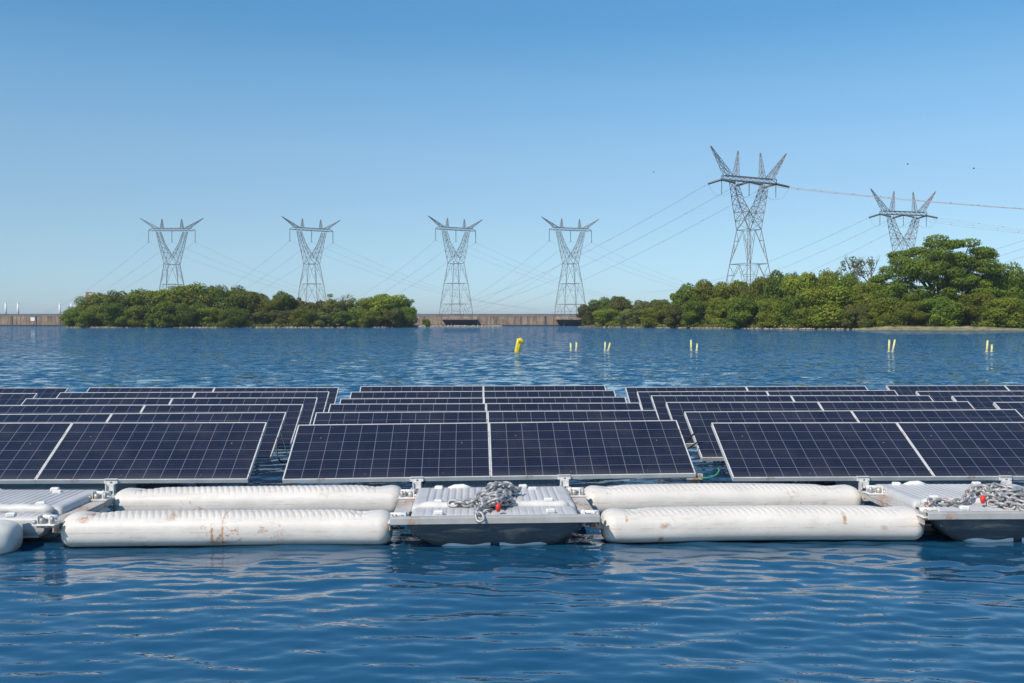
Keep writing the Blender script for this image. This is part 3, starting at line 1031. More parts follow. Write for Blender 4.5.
# ------------------------------------------------------------------ conductors
def wire(p0, p1, sag, label, r=.055, strands=2, gap=.5, mat='wire', cat='power line', name='power_line', balls=0, n=24, spacers=0):
    r = r * .62
    p0, p1 = Vector(p0), Vector(p1)
    b = MB()
    side = Vector((p1 - p0)).cross(Vector((0, 0, 1))).normalized()
    pts0 = []
    for k in range(n + 1):
        f = k / n
        p = p0.lerp(p1, f); p.z -= sag * 4 * f * (1 - f)
        pts0.append(p)
    for s in range(strands):
        off = side * gap * (s % 2 - .5 if strands > 1 else 0) + Vector((0, 0, gap * (s // 2)))
        b.tube([p + off for p in pts0], r, 4, caps=False)
    o = b.build(name, M[mat]); tag(o, label, cat, 'power lines between the pylons')
    m = MB()
    def sph(mm, c, rad):
        mm.tube([c + Vector((0, 0, rad * math.sin(a))) for a in np.linspace(-1.5, 1.5, 7)], [rad * math.cos(a) for a in np.linspace(-1.5, 1.5, 7)], 10)
    if balls:
        for f in balls:
            p = pts0[0].lerp(pts0[-1], f); p.z -= sag * 4 * f * (1 - f)
            mb = MB(); sph(mb, p, .26); mb.build('marker_ball', M['cable'], o)
    if spacers:
        for k in range(1, spacers):
            f = (k + random.uniform(-.2, .2)) / spacers
            p = pts0[0].lerp(pts0[-1], f); p.z -= sag * 4 * f * (1 - f)
            m.box(p + Vector((0, 0, .1)), (.4, .25, .26))
        tag(m.build('spacers', M['wire'], o), kind=None)
    return o


which = ['outer left', 'middle', 'outer right']
pname = ['leftmost pylon', 'second leftmost pylon', 'third leftmost pylon', 'fourth leftmost pylon']
for i, o in enumerate(pyl):
    mw = Matrix.Translation(o.location) @ Matrix.Rotation(o.rotation_euler.z, 4, 'Z')
    px = (172.5, 312, 456, 570.5)[i]
    for k, x in enumerate((-14, 0, 14)):
        p = mw @ Vector((x, 0, 51.4))
        e = at(px - 135 + 10 * k, 900, zat(316 + 2 * k, 900))
        wire(p, e, 5, '%s wire bundle falling to the lower left from the %s' % (which[k], pname[i]), .055, 2, spacers=7)
        e = at(px + 215 + 8 * k, 1000, zat(306 + 2 * k, 1000))
        wire(p, e, 9, '%s wire bundle falling to the lower right from the %s' % (which[k], pname[i]), .03, 2, spacers=9)
for j, (o, nm, ends) in enumerate(((py1, 'tallest pylon', ((440, 306), (450, 311), (470, 315))), (py2, 'rightmost pylon', ((640, 292), (655, 300), (690, 305))))):
    mw = Matrix.Translation(o.location) @ Matrix.Rotation(o.rotation_euler.z, 4, 'Z')
    zb = 55.0
    for k, x in enumerate((-12.2, 0, 12.2)):
        p = mw @ Vector((x - 3.4, 3.2, zb - 1.3))
        e = at(ends[k][0], 1000, zat(ends[k][1], 1000))
        wire(p, e, 9, '%s wire bundle falling to the lower left from the %s' % (which[k], nm), .05, 2, spacers=12)
        p = mw @ Vector((x + 3.4, -3.2, zb - 1.3))
        dd = 300 if j == 0 else 370
        e = at(1230 + 25 * k, dd, zat((221, 222, 223)[k] if j == 0 else (251, 252, 253)[k], dd))
        wire(p, e, 1.5, '%s reddish wire bundle running right from the %s' % (which[k], nm), .045, 2, mat='wire_warm', spacers=14)
    # earth wires with dark marker balls
    p = mw @ Vector((17.5, 0, 66))
    if j == 0:
        e = at(1180, 300, zat(178, 300))
        wire(p, e, 1.0, 'faint top earth wire with two dark marker balls, right of the tallest pylon', .012, 1, name='earth_wire', balls=(.345, .518))
        p = mw @ Vector((-17.5, 0, 66))
        wire(p, at(520, 700, zat(215, 700)), 4, 'faint top earth wire with one dark marker ball, left of the tallest pylon', .012, 1, name='earth_wire', balls=(.17,))
for k in range(3):
    wire(at(1130, 330, zat(200 + 8 * k, 330)), at(930, 640, zat(264 + 8 * k, 640)), 3,
         '%s of the thin wires descending behind the big tree at the right photo edge' % ('topmost', 'middle', 'lowest')[k], .045, 2)

# ------------------------------------------------------------------ yellow markers on the lake
M['yellow'] = simple('yellow_marker_paint', (.72, .56, .03), .5, 0, .15, 8)
M['yellow_pale'] = simple('faded_yellow_marker', (.66, .62, .25), .6, 0, .2, 8)


def marker(px, ytop, ybot, lean, mat, lab, r=.058, fat=False):
    d = H * F / (ybot - 323.0)
    h = (ybot - ytop) / F * d
    root = empty('marker_buoy', at(px, d, 0)); root.rotation_euler = (0, R(lean), random.uniform(0, 6) * 0)
    b = MB()
    if fat:
        b.tube([(0, 0, -.3), (0, 0, .0), (0.02, 0, h * .55), (.05, 0, h)], [.13, .13, .11, .10], 12)
        b.build('post', mat, root)
        c = MB(); c.tube([(.02, 0, h * .82), (.16, 0, h * .92), (.30, 0, h * .80), (.34, 0, h * .62)], [.13, .15, .12, .06], 10); c.build('folded_top', mat, root)
        c = MB(); c.tube([(.12, .02, -.2), (.10, 0, h * .5), (.16, 0, h * .62)], [.12, .11, .05], 10); c.build('skirt', mat, root)
    else:
        b.tube([(0, 0, -.3), (0, 0, h)], r, 10); b.build('post', mat, root)
        c = MB(); c.tube([(0, 0, h), (0, 0, h + .02), (0, 0, h + .05)], [r * 1.15, r * 1.15, r * .5], 10); c.build('cap', mat, root)
        c = MB(); c.tube([(0, 0, -.06), (0, 0, .03), (0, 0, .06)], [r * 1.9, r * 1.9, r * 1.2], 12); c.build('collar', M['bolt'], root)
    tag(root, lab, 'marker buoy', 'yellow markers standing in the lake')


marker(516.5, 338.5, 351.5, 6, M['yellow'], 'bright yellow marker buoy with a folded top, leftmost and thickest on the lake', fat=True)
for a in ((571.0, 343.5, 350.5, -3, 'left post of the short pale yellow pair nearest the thick bright buoy'),
          (576.2, 342.8, 350.5, 3, 'right post of the short pale yellow pair nearest the thick bright buoy'),
          (605.0, 342.5, 350.5, 2, 'left post of the close-set pale yellow pair below the right island\'s left end'),
          (608.3, 343.2, 350.5, 14, 'right leaning post of the close-set yellow pair below the right island\'s left end'),
          (691.4, 340.5, 350.5, -2, 'taller yellow post of the pair below the left half of the right island'),
          (696.8, 344.3, 351, 4, 'shorter yellow post of the pair below the left half of the right island'),
          (889.0, 340.5, 352.0, 2, 'left upright post of the tall yellow pair below the big spreading tree'),
          (892.8, 340.0, 351.5, 11, 'right leaning post of the tall yellow pair below the big spreading tree'),
          (986.9, 341.0, 352.0, 4, 'taller yellow post of the pair nearest the right photo edge'),
          (991.8, 345.3, 352.0, 2, 'short yellow post of the pair nearest the right photo edge')):
    marker(a[0], a[1], a[2], a[3], M['yellow_pale'], a[4])

# ------------------------------------------------------------------ islands
def soil():
    t = NT('island_soil'); c = t.coord()
    n = t.noise(c, .25, 6, .7); n2 = t.noise(c, 1.7, 4, .7)
    colr = t.mix(t.ramp(n, .4, .6), (.16, .12, .07), (.06, .075, .025))
    colr = t.mix(t.ramp(n2, .55, .7), colr, (.28, .21, .14))
    t.set(color=colr, rough=.95, normal=t.bump(n2, .6, .3)); return t.m


M['soil'] = soil()


def sand():
    t = NT('shore_sand'); c = t.coord()
    n = t.noise(c, .6, 6, .75)
    t.set(color=t.mix(t.ramp(n, .35, .65), (.13, .13, .05), (.36, .30, .16)), rough=.95); return t.m


M['sand'] = sand()


def island(name, shore, depth, hmax, mat):
    """shore: (px, d) along the near shore; the land rises behind it"""
    V = []; n = len(shore); prof = [(-2.0, -1.2), (0, .08), (2.5, .3), (8, .8), (.5 * depth, hmax), (.85 * depth, 1), (depth, -1.2)]
    rr = random.Random(5)
    S = []
    for i in range(n - 1):
        for k in range(10):
            f = k / 10
            S.append((shore[i][0] + (shore[i + 1][0] - shore[i][0]) * f, shore[i][1] + (shore[i + 1][1] - shore[i][1]) * f))
    S.append(shore[-1])
    m = len(prof)
    for i, (px, d) in enumerate(S):
        f = i / (len(S) - 1)
        taper = min(1, 4 * f, 4 * (1 - f)); taper = math.sqrt(max(taper, .02))
        for (o, z) in prof:
            jit = rr.uniform(-1, 1) * .7
            p = at(px, d + (o * taper if o > 0 else o) + jit)
            V.append((p.x, p.y, z * (taper if z > .5 else 1) + rr.uniform(-.12, .12)))
    fs = []
    for i in range(len(S) - 1):
        for k in range(m - 1):
            fs.append((i * m + k, (i + 1) * m + k, (i + 1) * m + k + 1, i * m + k + 1))
    b = MB(); b.add(V, fs, True)
    o = b.build(name, mat); tag(o, kind='structure'); return o


island('island_ground', [(66, 376), (110, 366), (200, 362), (300, 366), (380, 376), (418, 388)], 60, 4.0, M['soil'])
shoreR = [(578, 412), (640, 372), (700, 318), (800, 272), (900, 252), (1024, 240), (1180, 232)]
island('headland_ground', shoreR, 70, 3.0, M['soil'])


def shore_d(px, sh):
    for a, b in zip(sh, sh[1:]):
        if a[0] <= px <= b[0]: return a[1] + (b[1] - a[1]) * (px - a[0]) / (b[0] - a[0])
    return sh[-1][1] if px > sh[-1][0] else sh[0][1]


shoreL = [(66, 376), (110, 366), (200, 362), (300, 366), (380, 376), (418, 388)]

# ---------------------------------------------------------------- foliage
def leaf_mat(name, dark, lite, warm, trans=.3):
    t = NT(name)
    geo = t.n('ShaderNodeNewGeometry')
    oi = t.n('ShaderNodeObjectInfo')
    a = t.mix(geo.outputs['Random Per Island'], dark, lite)
    clump = t.noise(t.coord('Object'), .22, 3, .6)
    a = t.mix(t.ramp(clump, .35, .68), a, warm)
    hs = t.n('ShaderNodeHueSaturation'); t.l(a, hs.inputs['Color'])
    t.l(t.math('ADD', .482, t.math('MULTIPLY', oi.outputs['Random'], .02)), hs.inputs['Hue'])
    t.l(t.math('ADD', .50, t.math('MULTIPLY', oi.outputs['Random'], .42)), hs.inputs['Value'])
    t.set(color=hs.outputs[0], rough=.7, spec=.18)
    tr = t.n('ShaderNodeBsdfTranslucent'); t.l(hs.outputs[0], tr.inputs[0])
    mx = t.n('ShaderNodeMixShader'); mx.inputs[0].default_value = trans * .6
    t.l(t.b.outputs[0], mx.inputs[1]); t.l(tr.outputs[0], mx.inputs[2]); t.l(mx.outputs[0], t.out.inputs[0])
    return t.m


M['leaf'] = leaf_mat('leaf_green', (.10, .165, .012), (.24, .32, .03), (.32, .35, .04))
M['leaf_dark'] = leaf_mat('leaf_deep_green', (.06, .12, .012), (.16, .25, .025), (.22, .29, .03))
M['leaf_bright'] = leaf_mat('leaf_bright_green', (.15, .23, .015), (.29, .38, .035), (.34, .39, .04))
M['leaf_dry'] = leaf_mat('leaf_dry_olive', (.10, .135, .025), (.21, .25, .05), (.26, .27, .07))
M['bark'] = simple('bark', (.13, .105, .08), .9, 0, .3, 2)


def leaves(lobes, n, size, r2, flat=1.0, droop=0.0):
    """many small leaf clumps on the shells of uneven lobes"""
    L = np.array(lobes)  # x y z rx ry rz
    area = (L[:, 3] * L[:, 4] + L[:, 3] * L[:, 5] + L[:, 4] * L[:, 5])
    idx = r2.choice(len(L), n, p=area / area.sum())
    d = r2.normal(size=(n, 3)); d /= np.linalg.norm(d, axis=1)[:, None]
    rad = r2.uniform(.62, 1.08, n) ** .7
    # ragged outline: push by a few random plane waves
    w = sum(np.sin(d @ r2.normal(size=3) * f + r2.uniform(0, 6)) for f in (5, 8, 12)) * .05
    P = L[idx, :3] + d * L[idx, 3:6] * (rad + w)[:, None]
    keep = np.ones(n, bool)
    for k in range(len(L)):
        q = ((P - L[k, :3]) / L[k, 3:6]); keep &= (np.linalg.norm(q, axis=1) > .52) | (idx == k)
    keep &= P[:, 2] > .1
    P = P[keep]; d = d[keep]; n = len(P)
    nr = d * 1.0 + r2.normal(size=(n, 3)) * .5 + np.array([0, 0, .2])
    nr /= np.linalg.norm(nr, axis=1)[:, None]
    t = np.cross(nr, r2.normal(size=(n, 3))); t /= np.linalg.norm(t, axis=1)[:, None]
    bt = np.cross(nr, t)
    s = size * r2.uniform(.55, 1.35, n)[:, None]
    V = np.stack([P - t * s * .5, P + bt * s * .33 + nr * s * .08, P + t * s * .55, P - bt * s * .33 + nr * s * .08], 1).reshape(-1, 3)
    Fq = np.arange(4 * n).reshape(-1, 4)
    return V, Fq


def limbs(mb, base, tips, r0, rr):
    for tp in tips:
        base_v = Vector(base); tp = Vector(tp)
        mid = base_v.lerp(tp, .5) + Vector((rr.uniform(-.4, .4), rr.uniform(-.4, .4), rr.uniform(.1, .6)))
        mb.tube(smooth_path([base_v, mid, tp], 4), [r0 * (1 - .8 * i / 8) for i in range(9)], 6)


def proto_tree(name, W, Hh, seed, mat, n=17000, size=.46, low=.08, nl=17, kind='round', trunk_h=None):
    r2 = np.random.default_rng(seed); rr = random.Random(seed)
    lobes = []
    for i in range(nl):
        a = r2.uniform(0, 2 * PI); f = (i + .5) / nl
        zf = low + (1 - low) * (1 - (1 - f) ** 1.2) * .80
        env = math.sqrt(max(.05, 1 - (max(0, zf - .35) / .75) ** 2))
        rad = W / 2 * env * r2.uniform(.35, .78)
        r = W * r2.uniform(.15, .23)
        lobes.append((math.cos(a) * rad, math.sin(a) * rad, zf * Hh, r, r, r * r2.uniform(.6, .85)))
    lobes.append((0, 0, Hh * .55, W * .27, W * .27, Hh * .3))
    # loose sprigs at the outline
    for i in range(12):
        a = r2.uniform(0, 2 * PI); z = r2.uniform(.35, .86) * Hh
        rad = W / 2 * math.sqrt(max(.02, 1 - (max(0, z / Hh - .35) / .72) ** 2)) * r2.uniform(.68, .92)
        r = W * r2.uniform(.05, .09)
        lobes.append((math.cos(a) * rad, math.sin(a) * rad, z, r, r, r * .8))
    V, Fq = leaves(lobes, n, size, r2)
    root = empty(name)
    tb = MB()
    th = trunk_h or Hh * .35
    tb.tube([(0, 0, -1), (0, 0, 0), (.15, .1, th * .6), (.2, .1, th)], [.5, .42, .32, .26], 8)
    limbs(tb, (.2, .1, th), [(l[0] * .8, l[1] * .8, l[2]) for l in lobes[3:13]], .2, rr)
    tb.build('trunk', M['bark'], root)
    np_mesh('crown', V, Fq, mat, root)
    root['_w'] = W; root['_h'] = Hh
    return root


def umbrella_tree():
    """wide flat-topped shade tree, layered plates of leaf on rising limbs"""
    W, Hh = 30.5, 22.6
    r2 = np.random.default_rng(41); rr = random.Random(41)
    lobes = []
    # upper tier silhouette
    for (x, z, r) in ((-9.5, 16.2, 3.0), (-6.5, 19, 3.0), (-3.2, 20.2, 2.8), (.5, 21.2, 3.0), (4, 20.8, 2.8), (7.2, 19.2, 2.8), (10, 17.2, 2.6), (12.4, 14.8, 2.3),
                      (-12.8, 12.6, 2.4), (-11.0, 10, 2.6), (13.8, 11.8, 2.2), (-1, 17.5, 3.4), (3.5, 16.8, 3.2), (8, 15, 3), (-6, 15.5, 3)):
        for k in range(3):
            y = r2.uniform(-1, 1) * math.sqrt(max(0, 1 - (x / 16) ** 2)) * 9
            lobes.append((x + r2.uniform(-1, 1), y, z - abs(y) * .22 + r2.uniform(-.5, .4), r * r2.uniform(.7, 1.05), r * r2.uniform(.7, 1.05), r * r2.uniform(.28, .42)))
    for (x, z, r) in ((14.6, 9, 2.4), (15.6, 7, 2.3), (16.4, 5, 2.4), (-13.4, 8, 2.3), (-12.8, 5, 2.6), (13, 8, 2.6), (11.5, 11.5, 2.8), (12.5, 10, 2.6)):
        for y in (-3, 0.5): lobes.append((x, y, z, r, r, r * .6))
    # lower tiers
    for i in range(34):
        x = r2.uniform(-13.5, 13.5); y = r2.uniform(-9, 5)
        z = r2.uniform(3, 13)
        r = r2.uniform(1.6, 2.9)
        lobes.append((x, y, z, r, r, r * r2.uniform(.4, .6)))
    for i in range(72):
        x = r2.uniform(-14.5, 14.8); zt_ = 21 * math.sqrt(max(0, 1 - (x / 16.5) ** 2))
        r = r2.uniform(2.0, 3.2)
        lobes.append((x, r2.uniform(-7, 3), r2.uniform(.25, .88) * zt_ - .5, r, r, r * r2.uniform(.45, .62)))
    V, Fq = leaves(lobes, 95000, .45, r2)
    root = empty('shade_tree')
    tb = MB()
    tb.tube([(0, 0, -1), (0, 0, 1), (.5, 0, 4.5)], [1.0, .8, .65], 10)
    tb.tube([(2.2, -2, -1), (2.4, -2, 2), (3.2, -2, 5)], [.55, .45, .35], 8)
    limbs(tb, (.5, 0, 4.3), [(l[0], l[1], l[2] - .3) for l in lobes[:45:2]], .36, rr)
    tb.build('trunk', M['bark'], root)
    np_mesh('crown', V, Fq, M['leaf_dark'], root)
    return root


def sparse_tree(seed, Hh=19, W=9, bare=.5, mat='leaf_dry', n=1100):
    r2 = np.random.default_rng(seed); rr = random.Random(seed)
    root = empty('sparse_tree'); tb = MB()
    tb.tube([(0, 0, -1), (0, 0, Hh * .3), (.3, 0, Hh * .55), (.1, 0, Hh * .8)], [.4, .32, .22, .1], 8)
    lobes = []
    for i in range(14):
        a = r2.uniform(0, 2 * PI); z0 = Hh * r2.uniform(.3, .75); q = r2.uniform(.4, 1)
        tip = Vector((math.cos(a) * W / 2 * q, math.sin(a) * W / 2 * q, min(Hh * .98, z0 + Hh * r2.uniform(.15, .35))))
        limbs(tb, (.2, 0, z0), [tip], .12, rr)
        for k in range(5):
            t2 = tip + Vector((r2.uniform(-1.3, 1.3), r2.uniform(-1.3, 1.3), r2.uniform(-.4, 1.3)))
            limbs(tb, tip.lerp(Vector((.2, 0, z0)), .3), [t2], .05, rr)
        if r2.uniform() > bare:
            for q_ in range(4):
                r = r2.uniform(.45, 1.0); lobes.append((tip.x + r2.uniform(-.7, .7), tip.y + r2.uniform(-.7, .7), tip.z + r2.uniform(-1.6, .6), r, r, r * 1.1))
    lobes.append((0.1, 0, Hh * .95, 1.3, 1.3, .7))
    tb.build('trunk', M['bark'], root)
    V, Fq = leaves(lobes, n, .42, r2)
    np_mesh('crown', V, Fq, M[mat], root)
    return root


protos = []
for i, (mt, W, Hh, nl) in enumerate((('leaf', 13, 11, 18), ('leaf_dark', 14, 11, 20), ('leaf_bright', 12, 10, 16), ('leaf_dry', 12, 9, 15), ('leaf', 12, 12, 22), ('leaf_dark', 11, 9, 15))):
    protos.append((proto_tree('tree', W, Hh, 100 + i, M[mt], low=.06, nl=nl), W, Hh))
used = [False] * len(protos)
KIND = dict(green=(0, 4), dark=(1, 5), bright=(2, 2), dry=(3, 3))
cnt = [0]


def plant(px, ytop, wpx, back, kind, label, group, shore, name='tree'):
    d = shore_d(px, shore) + back
    k = KIND[kind][cnt[0] % 2]; cnt[0] += 1
    pr, W, Hh = protos[k]
    if used[k]: o = copy_tree(pr)
    else: o = pr; used[k] = True
    o.name = name
    zb = .5 if back < 6 else 1.2
    p = at(px, d, zb - .3)
    h = zat(ytop, d) - p.z
    w = wpx / F * d
    o.location = p
    o.scale = (w / W, w / W, h / (Hh * .99))
    o.rotation_euler = (0, 0, random.uniform(0, 6.28))
    if '_w' in o: del o['_w']; del o['_h']
    tag(o, label, 'tree' if name == 'tree' else name, group)
    return o


GL, GR = 'trees on the left island', 'trees on the right island'
LT = [
    # px, ytop, width, back, kind, label   (skyline)
    (80, 303, 34, 14, 'green', 'rounded green tree at the very left end of the left island'),
    (100, 292, 42, 22, 'green', 'dense green tree just in front of the small pale building'),
    (126, 289.5, 44, 26, 'dark', 'dense dark tree on the left island crest, right of the pale building'),
    (150, 288, 44, 28, 'green', 'green crest tree on the left island, just left of the leftmost pylon'),
    (176, 284, 46, 28, 'bright', 'light green crest tree hiding the foot of the leftmost pylon'),
    (200, 282.5, 46, 27, 'green', 'tallest tree on the left island, just right of the leftmost pylon'),
    (226, 284.5, 46, 26, 'dark', 'dark crest tree midway between the first and second pylons'),
    (251, 289, 42, 24, 'green', 'green crest tree on the left island before the canopy dips'),
    (271, 296, 34, 22, 'green', 'lower green tree in the dip of the left island canopy'),
    (288, 292.5, 36, 26, 'dark', 'dark flat-topped tree just left of the second pylon'),
    (313, 299, 36, 22, 'dry', 'olive brown tree at the foot of the second pylon'),
    (338, 298, 34, 20, 'dry', 'olive tree just right of the second pylon, beside thin bare branches'),
    (362, 296, 38, 18, 'green', 'green tree left of the rounded dome at the left island\'s right end'),
    (384, 292.5, 44, 15, 'bright', 'broad light olive dome of a tree near the right end of the left island'),
    (403, 297, 30, 12, 'green', 'green rounded tree, last tall one at the left island\'s right end'),
    # front row
    (76, 311, 22, 2, 'dark', 'low dark shore tree at the left tip of the left island'),
    (95, 304, 34, 4, 'green', 'green shore tree below the small pale building'),
    (119, 303, 36, 3, 'dark', 'dark shore tree left of the leftmost pylon, second clump from the tip'),
    (141, 305, 36, 4, 'green', 'green shore tree below and left of the leftmost pylon'),
    (164, 302, 38, 3, 'dark', 'dark shore tree straight below the leftmost pylon'),
    (188, 303, 40, 5, 'dark', 'large dark shore tree right of the leftmost pylon'),
    (212, 306, 30, 7, 'green', 'green shore tree above the bare brown bank of the left island'),
    (235, 308, 34, 2, 'dark', 'round dark bush at the water beside the bare brown bank'),
    (262, 311, 28, 10, 'dry', 'low brownish scrub tree in the dip of the left island'),
    (284, 309, 30, 8, 'dry', 'low olive scrub tree left below the second pylon'),
    (302, 308, 28, 5, 'green', 'low green tree left of the second pylon\'s foot at the water'),
    (324, 311, 28, 4, 'dry', 'low dry shore tree right below the second pylon'),
    (346, 311, 28, 3, 'dark', 'low dark shore bush between the second pylon and the rounded dome'),
    (369, 309, 30, 3, 'green', 'green shore bush below the light olive dome tree'),
    (391, 307, 30, 2, 'dry', 'olive shore bush below the right half of the dome tree'),
    (408, 306, 22, 2, 'dark', 'dark shore tree at the right tip of the left island'),
    (426.5, 319, 9, 2, 'dark', 'tiny dark bush alone in front of the dam, right of the left island'),
]
for a in LT: plant(*a, GL, shoreL)
RT = [
    (588, 303, 24, 12, 'dry', 'thin olive tree at the left tip of the right island'),
    (603, 298, 30, 22, 'dark', 'dark tree just right of the fourth pylon on the right island'),
    (624, 294.5, 34, 24, 'dry', 'olive brown crest tree at the left end of the right island'),
    (647, 298, 32, 22, 'dry', 'grey olive tree in the low left part of the right island'),
    (668, 298, 32, 22, 'dry', 'brownish tree where the right island canopy begins to climb'),
    (688, 285, 40, 22, 'dark', 'dark green tree on the climbing slope left of the tallest pylon'),
    (709, 278.5, 44, 26, 'green', 'high green tree left of the tallest pylon'),
    (733, 279, 42, 28, 'bright', 'light green tree at the left foot of the tallest pylon'),
    (757, 275, 42, 28, 'green', 'green crest tree covering the right foot of the tallest pylon'),
    (783, 272.5, 44, 28, 'dark', 'dark crest tree right of the tallest pylon'),
    (803, 271, 40, 30, 'bright', 'light green crest tree midway from the tallest pylon to the bare tree'),
    (822, 268, 40, 30, 'green', 'green crest tree left of the sparse bare-branched tree'),
    (846, 272, 42, 26, 'dark', 'dark tree in front of the sparse bare-branched tree'),
    (868, 277, 40, 24, 'green', 'green tree left of the big spreading tree'),
    (1003, 262, 44, 22, 'dark', 'dark tree right of the big spreading tree'),
    (1028, 269, 48, 26, 'green', 'green tree at the right photo edge, beside the big spreading tree'),
    (1056, 268, 50, 26, 'dark', 'dark tree cut by the right photo edge'),
    # front row
    (606, 308, 30, 4, 'bright', 'round light green bush at the water near the right island\'s left tip'),
    (630, 308, 30, 4, 'dry', 'dry brown bush at the water in the low part of the right island'),
    (655, 307, 32, 4, 'green', 'green bush at the water in the low part of the right island'),
    (680, 303, 34, 4, 'dry', 'olive bush at the water below the climbing canopy slope'),
    (700, 299, 36, 8, 'dark', 'dark tree mid-slope, left of the brown patch on the right island shore'),
    (722, 296, 40, 10, 'bright', 'bright green tree mid-slope below the tallest pylon\'s left foot'),
    (748, 297, 44, 4, 'dark', 'very dark rounded tree at the water straight below the tallest pylon'),
    (775, 298, 38, 6, 'green', 'green shore tree right of the very dark one below the tallest pylon'),
    (797, 293, 40, 9, 'dark', 'dark mid-slope tree between the two light green domes'),
    (835, 285, 66, 7, 'bright', 'broad yellow-green dome tree reaching the water left of the big spreading tree'),
    (812, 306, 34, 2, 'green', 'low green bush at the water under the broad dome\'s left half'),
    (862, 303, 36, 2, 'dry', 'olive bush at the water under the broad dome\'s right half'),
    (886, 296, 38, 5, 'green', 'green shore tree under the big spreading tree\'s left limbs'),
    (912, 300, 42, 3, 'green', 'green shore tree straight below the big spreading tree\'s trunk'),
    (940, 296, 46, 4, 'dark', 'dark shore tree under the middle of the big spreading tree'),
    (972, 290, 48, 6, 'green', 'green shore tree under the right side of the big spreading tree'),
    (1000, 296, 44, 4, 'green', 'green shore tree near the right photo edge, left of the last one'),
    (1026, 298, 44, 5, 'dark', 'last dark shore tree, at the right photo edge'),
]
for a in RT: plant(*a, GR, shoreR)
bt = umbrella_tree()
dd = shore_d(940, shoreR) + 17
bt.location = at(939, dd, .8); s_ = (zat(236.5, dd) - .8) / 22.0; bt.scale = (s_ * 1.02, s_, s_)
bt.rotation_euler = (0, 0, -YAW)
tag(bt, 'largest tree of all, wide spreading layered crown at the right of the right island', 'tree', GR)
for i, (px, yt, w, bk, sd, br, lab) in enumerate(((852, 254.5, 8, 34, 3, .45, 'sparse half-bare tree sticking up above the canopy, left of the big spreading tree'),
                                   (870, 257, 9, 36, 8, .6, 'thin bare-branched tree touching the left edge of the big spreading tree'),
                                   (788, 271, 7, 34, 14, .5, 'small sparse treetop above the canopy between tallest pylon and bare tree'))):
    t = sparse_tree(sd, 19, w, br, 'leaf_dark' if i != 1 else 'leaf_dry'); d = shore_d(px, shoreR) + bk
    t.location = at(px, d, 1.0); t.scale = [(zat(yt, d) - 1.0) / 19.3] * 3
    tag(t, lab, 'tree', GR)
for i, (px, yt, w, lab) in enumerate(((330, 293.5, 9, 'leafless grey tree sticking up right of the second pylon'),
                                      (344, 294.5, 8, 'small sparse treetop right of the leafless grey tree on the left island'))):
    t = sparse_tree(30 + i, 12, w, .8 - .3 * i, 'leaf', 500); d = shore_d(px, shoreL) + 30
    t.location = at(px, d, 1.0); t.scale = [(zat(yt, d) - 1.0) / 12.2] * 3
    tag(t, lab, 'tree', GL)

# understory scrub filling the islands (uncountable) ---------------------------------
def scrub(name, shore, pxs, seed, hfun, n, mat, size=.5, backs=(1.5, 34)):
    r2 = np.random.default_rng(seed)
    lobes = []
    for i in range(int((pxs[1] - pxs[0]) / 1.6)):
        px = r2.uniform(*pxs); bk = r2.uniform(*backs); d = shore_d(px, shore) + bk
        p = at(px, d); hmax = hfun(px) * (.5 if bk < 6 else 1)
        z = r2.uniform(.15, 1) * hmax * (.45 + .55 * min(1, bk / 16)); r = r2.uniform(1.2, 2.5)
        lobes.append((p.x, p.y, max(.8, z), r, r, min(r, max(.8, z)) * .75))
    V, Fq = leaves(lobes, n, size, r2)
    o = np_mesh(name, V, Fq, mat)
    return o


tag(scrub('scrub', shoreL, (70, 414), 5, lambda p: 5.0 if 250 < p < 360 else 8, 26000, M['leaf_dark']), 'dense green scrub filling the left island between its trees', 'scrub', kind='stuff')
tag(scrub('scrub', shoreR, (584, 1060), 6, lambda p: 5 if p < 675 else 9, 36000, M['leaf_dark'], .45), 'dense green scrub filling the right island between its trees', 'scrub', kind='stuff')
tag(scrub('dry_brush', shoreL, (205, 330), 15, lambda p: 2.2, 5000, M['leaf_dry'], .5, (.5, 9)), 'dry brown brush on the bank in the middle of the left island', 'brush', kind='stuff')
tag(scrub('dry_brush', shoreR, (600, 800), 16, lambda p: 2.6, 6000, M['leaf_dry'], .45, (.5, 7)), 'dry brown brush along the right island shore', 'brush', kind='stuff')

# shore stones: too many to count
def stones(name, shore, pxs, n, seed, spread=1.2, r=(.12, .42)):
    rr = random.Random(seed); b = MB()
    for i in range(n):
        px = rr.uniform(*pxs); p = at(px, shore_d(px, shore) + rr.uniform(-.5, spread))
        s = rr.uniform(*r); q = [rr.uniform(.7, 1.3) for _ in range(6)]
        V = [(p.x - s * q[0] * 1.4, p.y, .12), (p.x, p.y - s * q[1], .1), (p.x + s * q[2] * 1.4, p.y, .1), (p.x, p.y + s * q[3], .1), (p.x + s * .2, p.y, .1 + s * q[4] * .9), (p.x, p.y, -.5)]
        b.add(V, [(0, 1, 4), (1, 2, 4), (2, 3, 4), (3, 0, 4), (1, 0, 5), (2, 1, 5), (3, 2, 5), (0, 3, 5)])
    return b.build(name, M['stone'])


M['stone'] = simple('shore_stone', (.38, .30, .22), .9, 0, .35, .6)
tag(stones('shore_stones', shoreL, (66, 418), 420, 1), 'pale stones along the waterline of the left island', 'stones', kind='stuff')
tag(stones('shore_stones', shoreR, (600, 1060), 620, 2), 'pale stones along the waterline of the right island', 'stones', kind='stuff')
spit = [(418, 470), (502, 470)]
tag(stones('rock_spit', spit, (420, 502), 260, 3, 9, (.2, .75)), 'low line of scattered rocks in the water before the dam', 'rocks', kind='stuff')
island('sand_strip', [(855, 250), (900, 247), (960, 240), (1040, 234)], 6, .2, M['sand'])

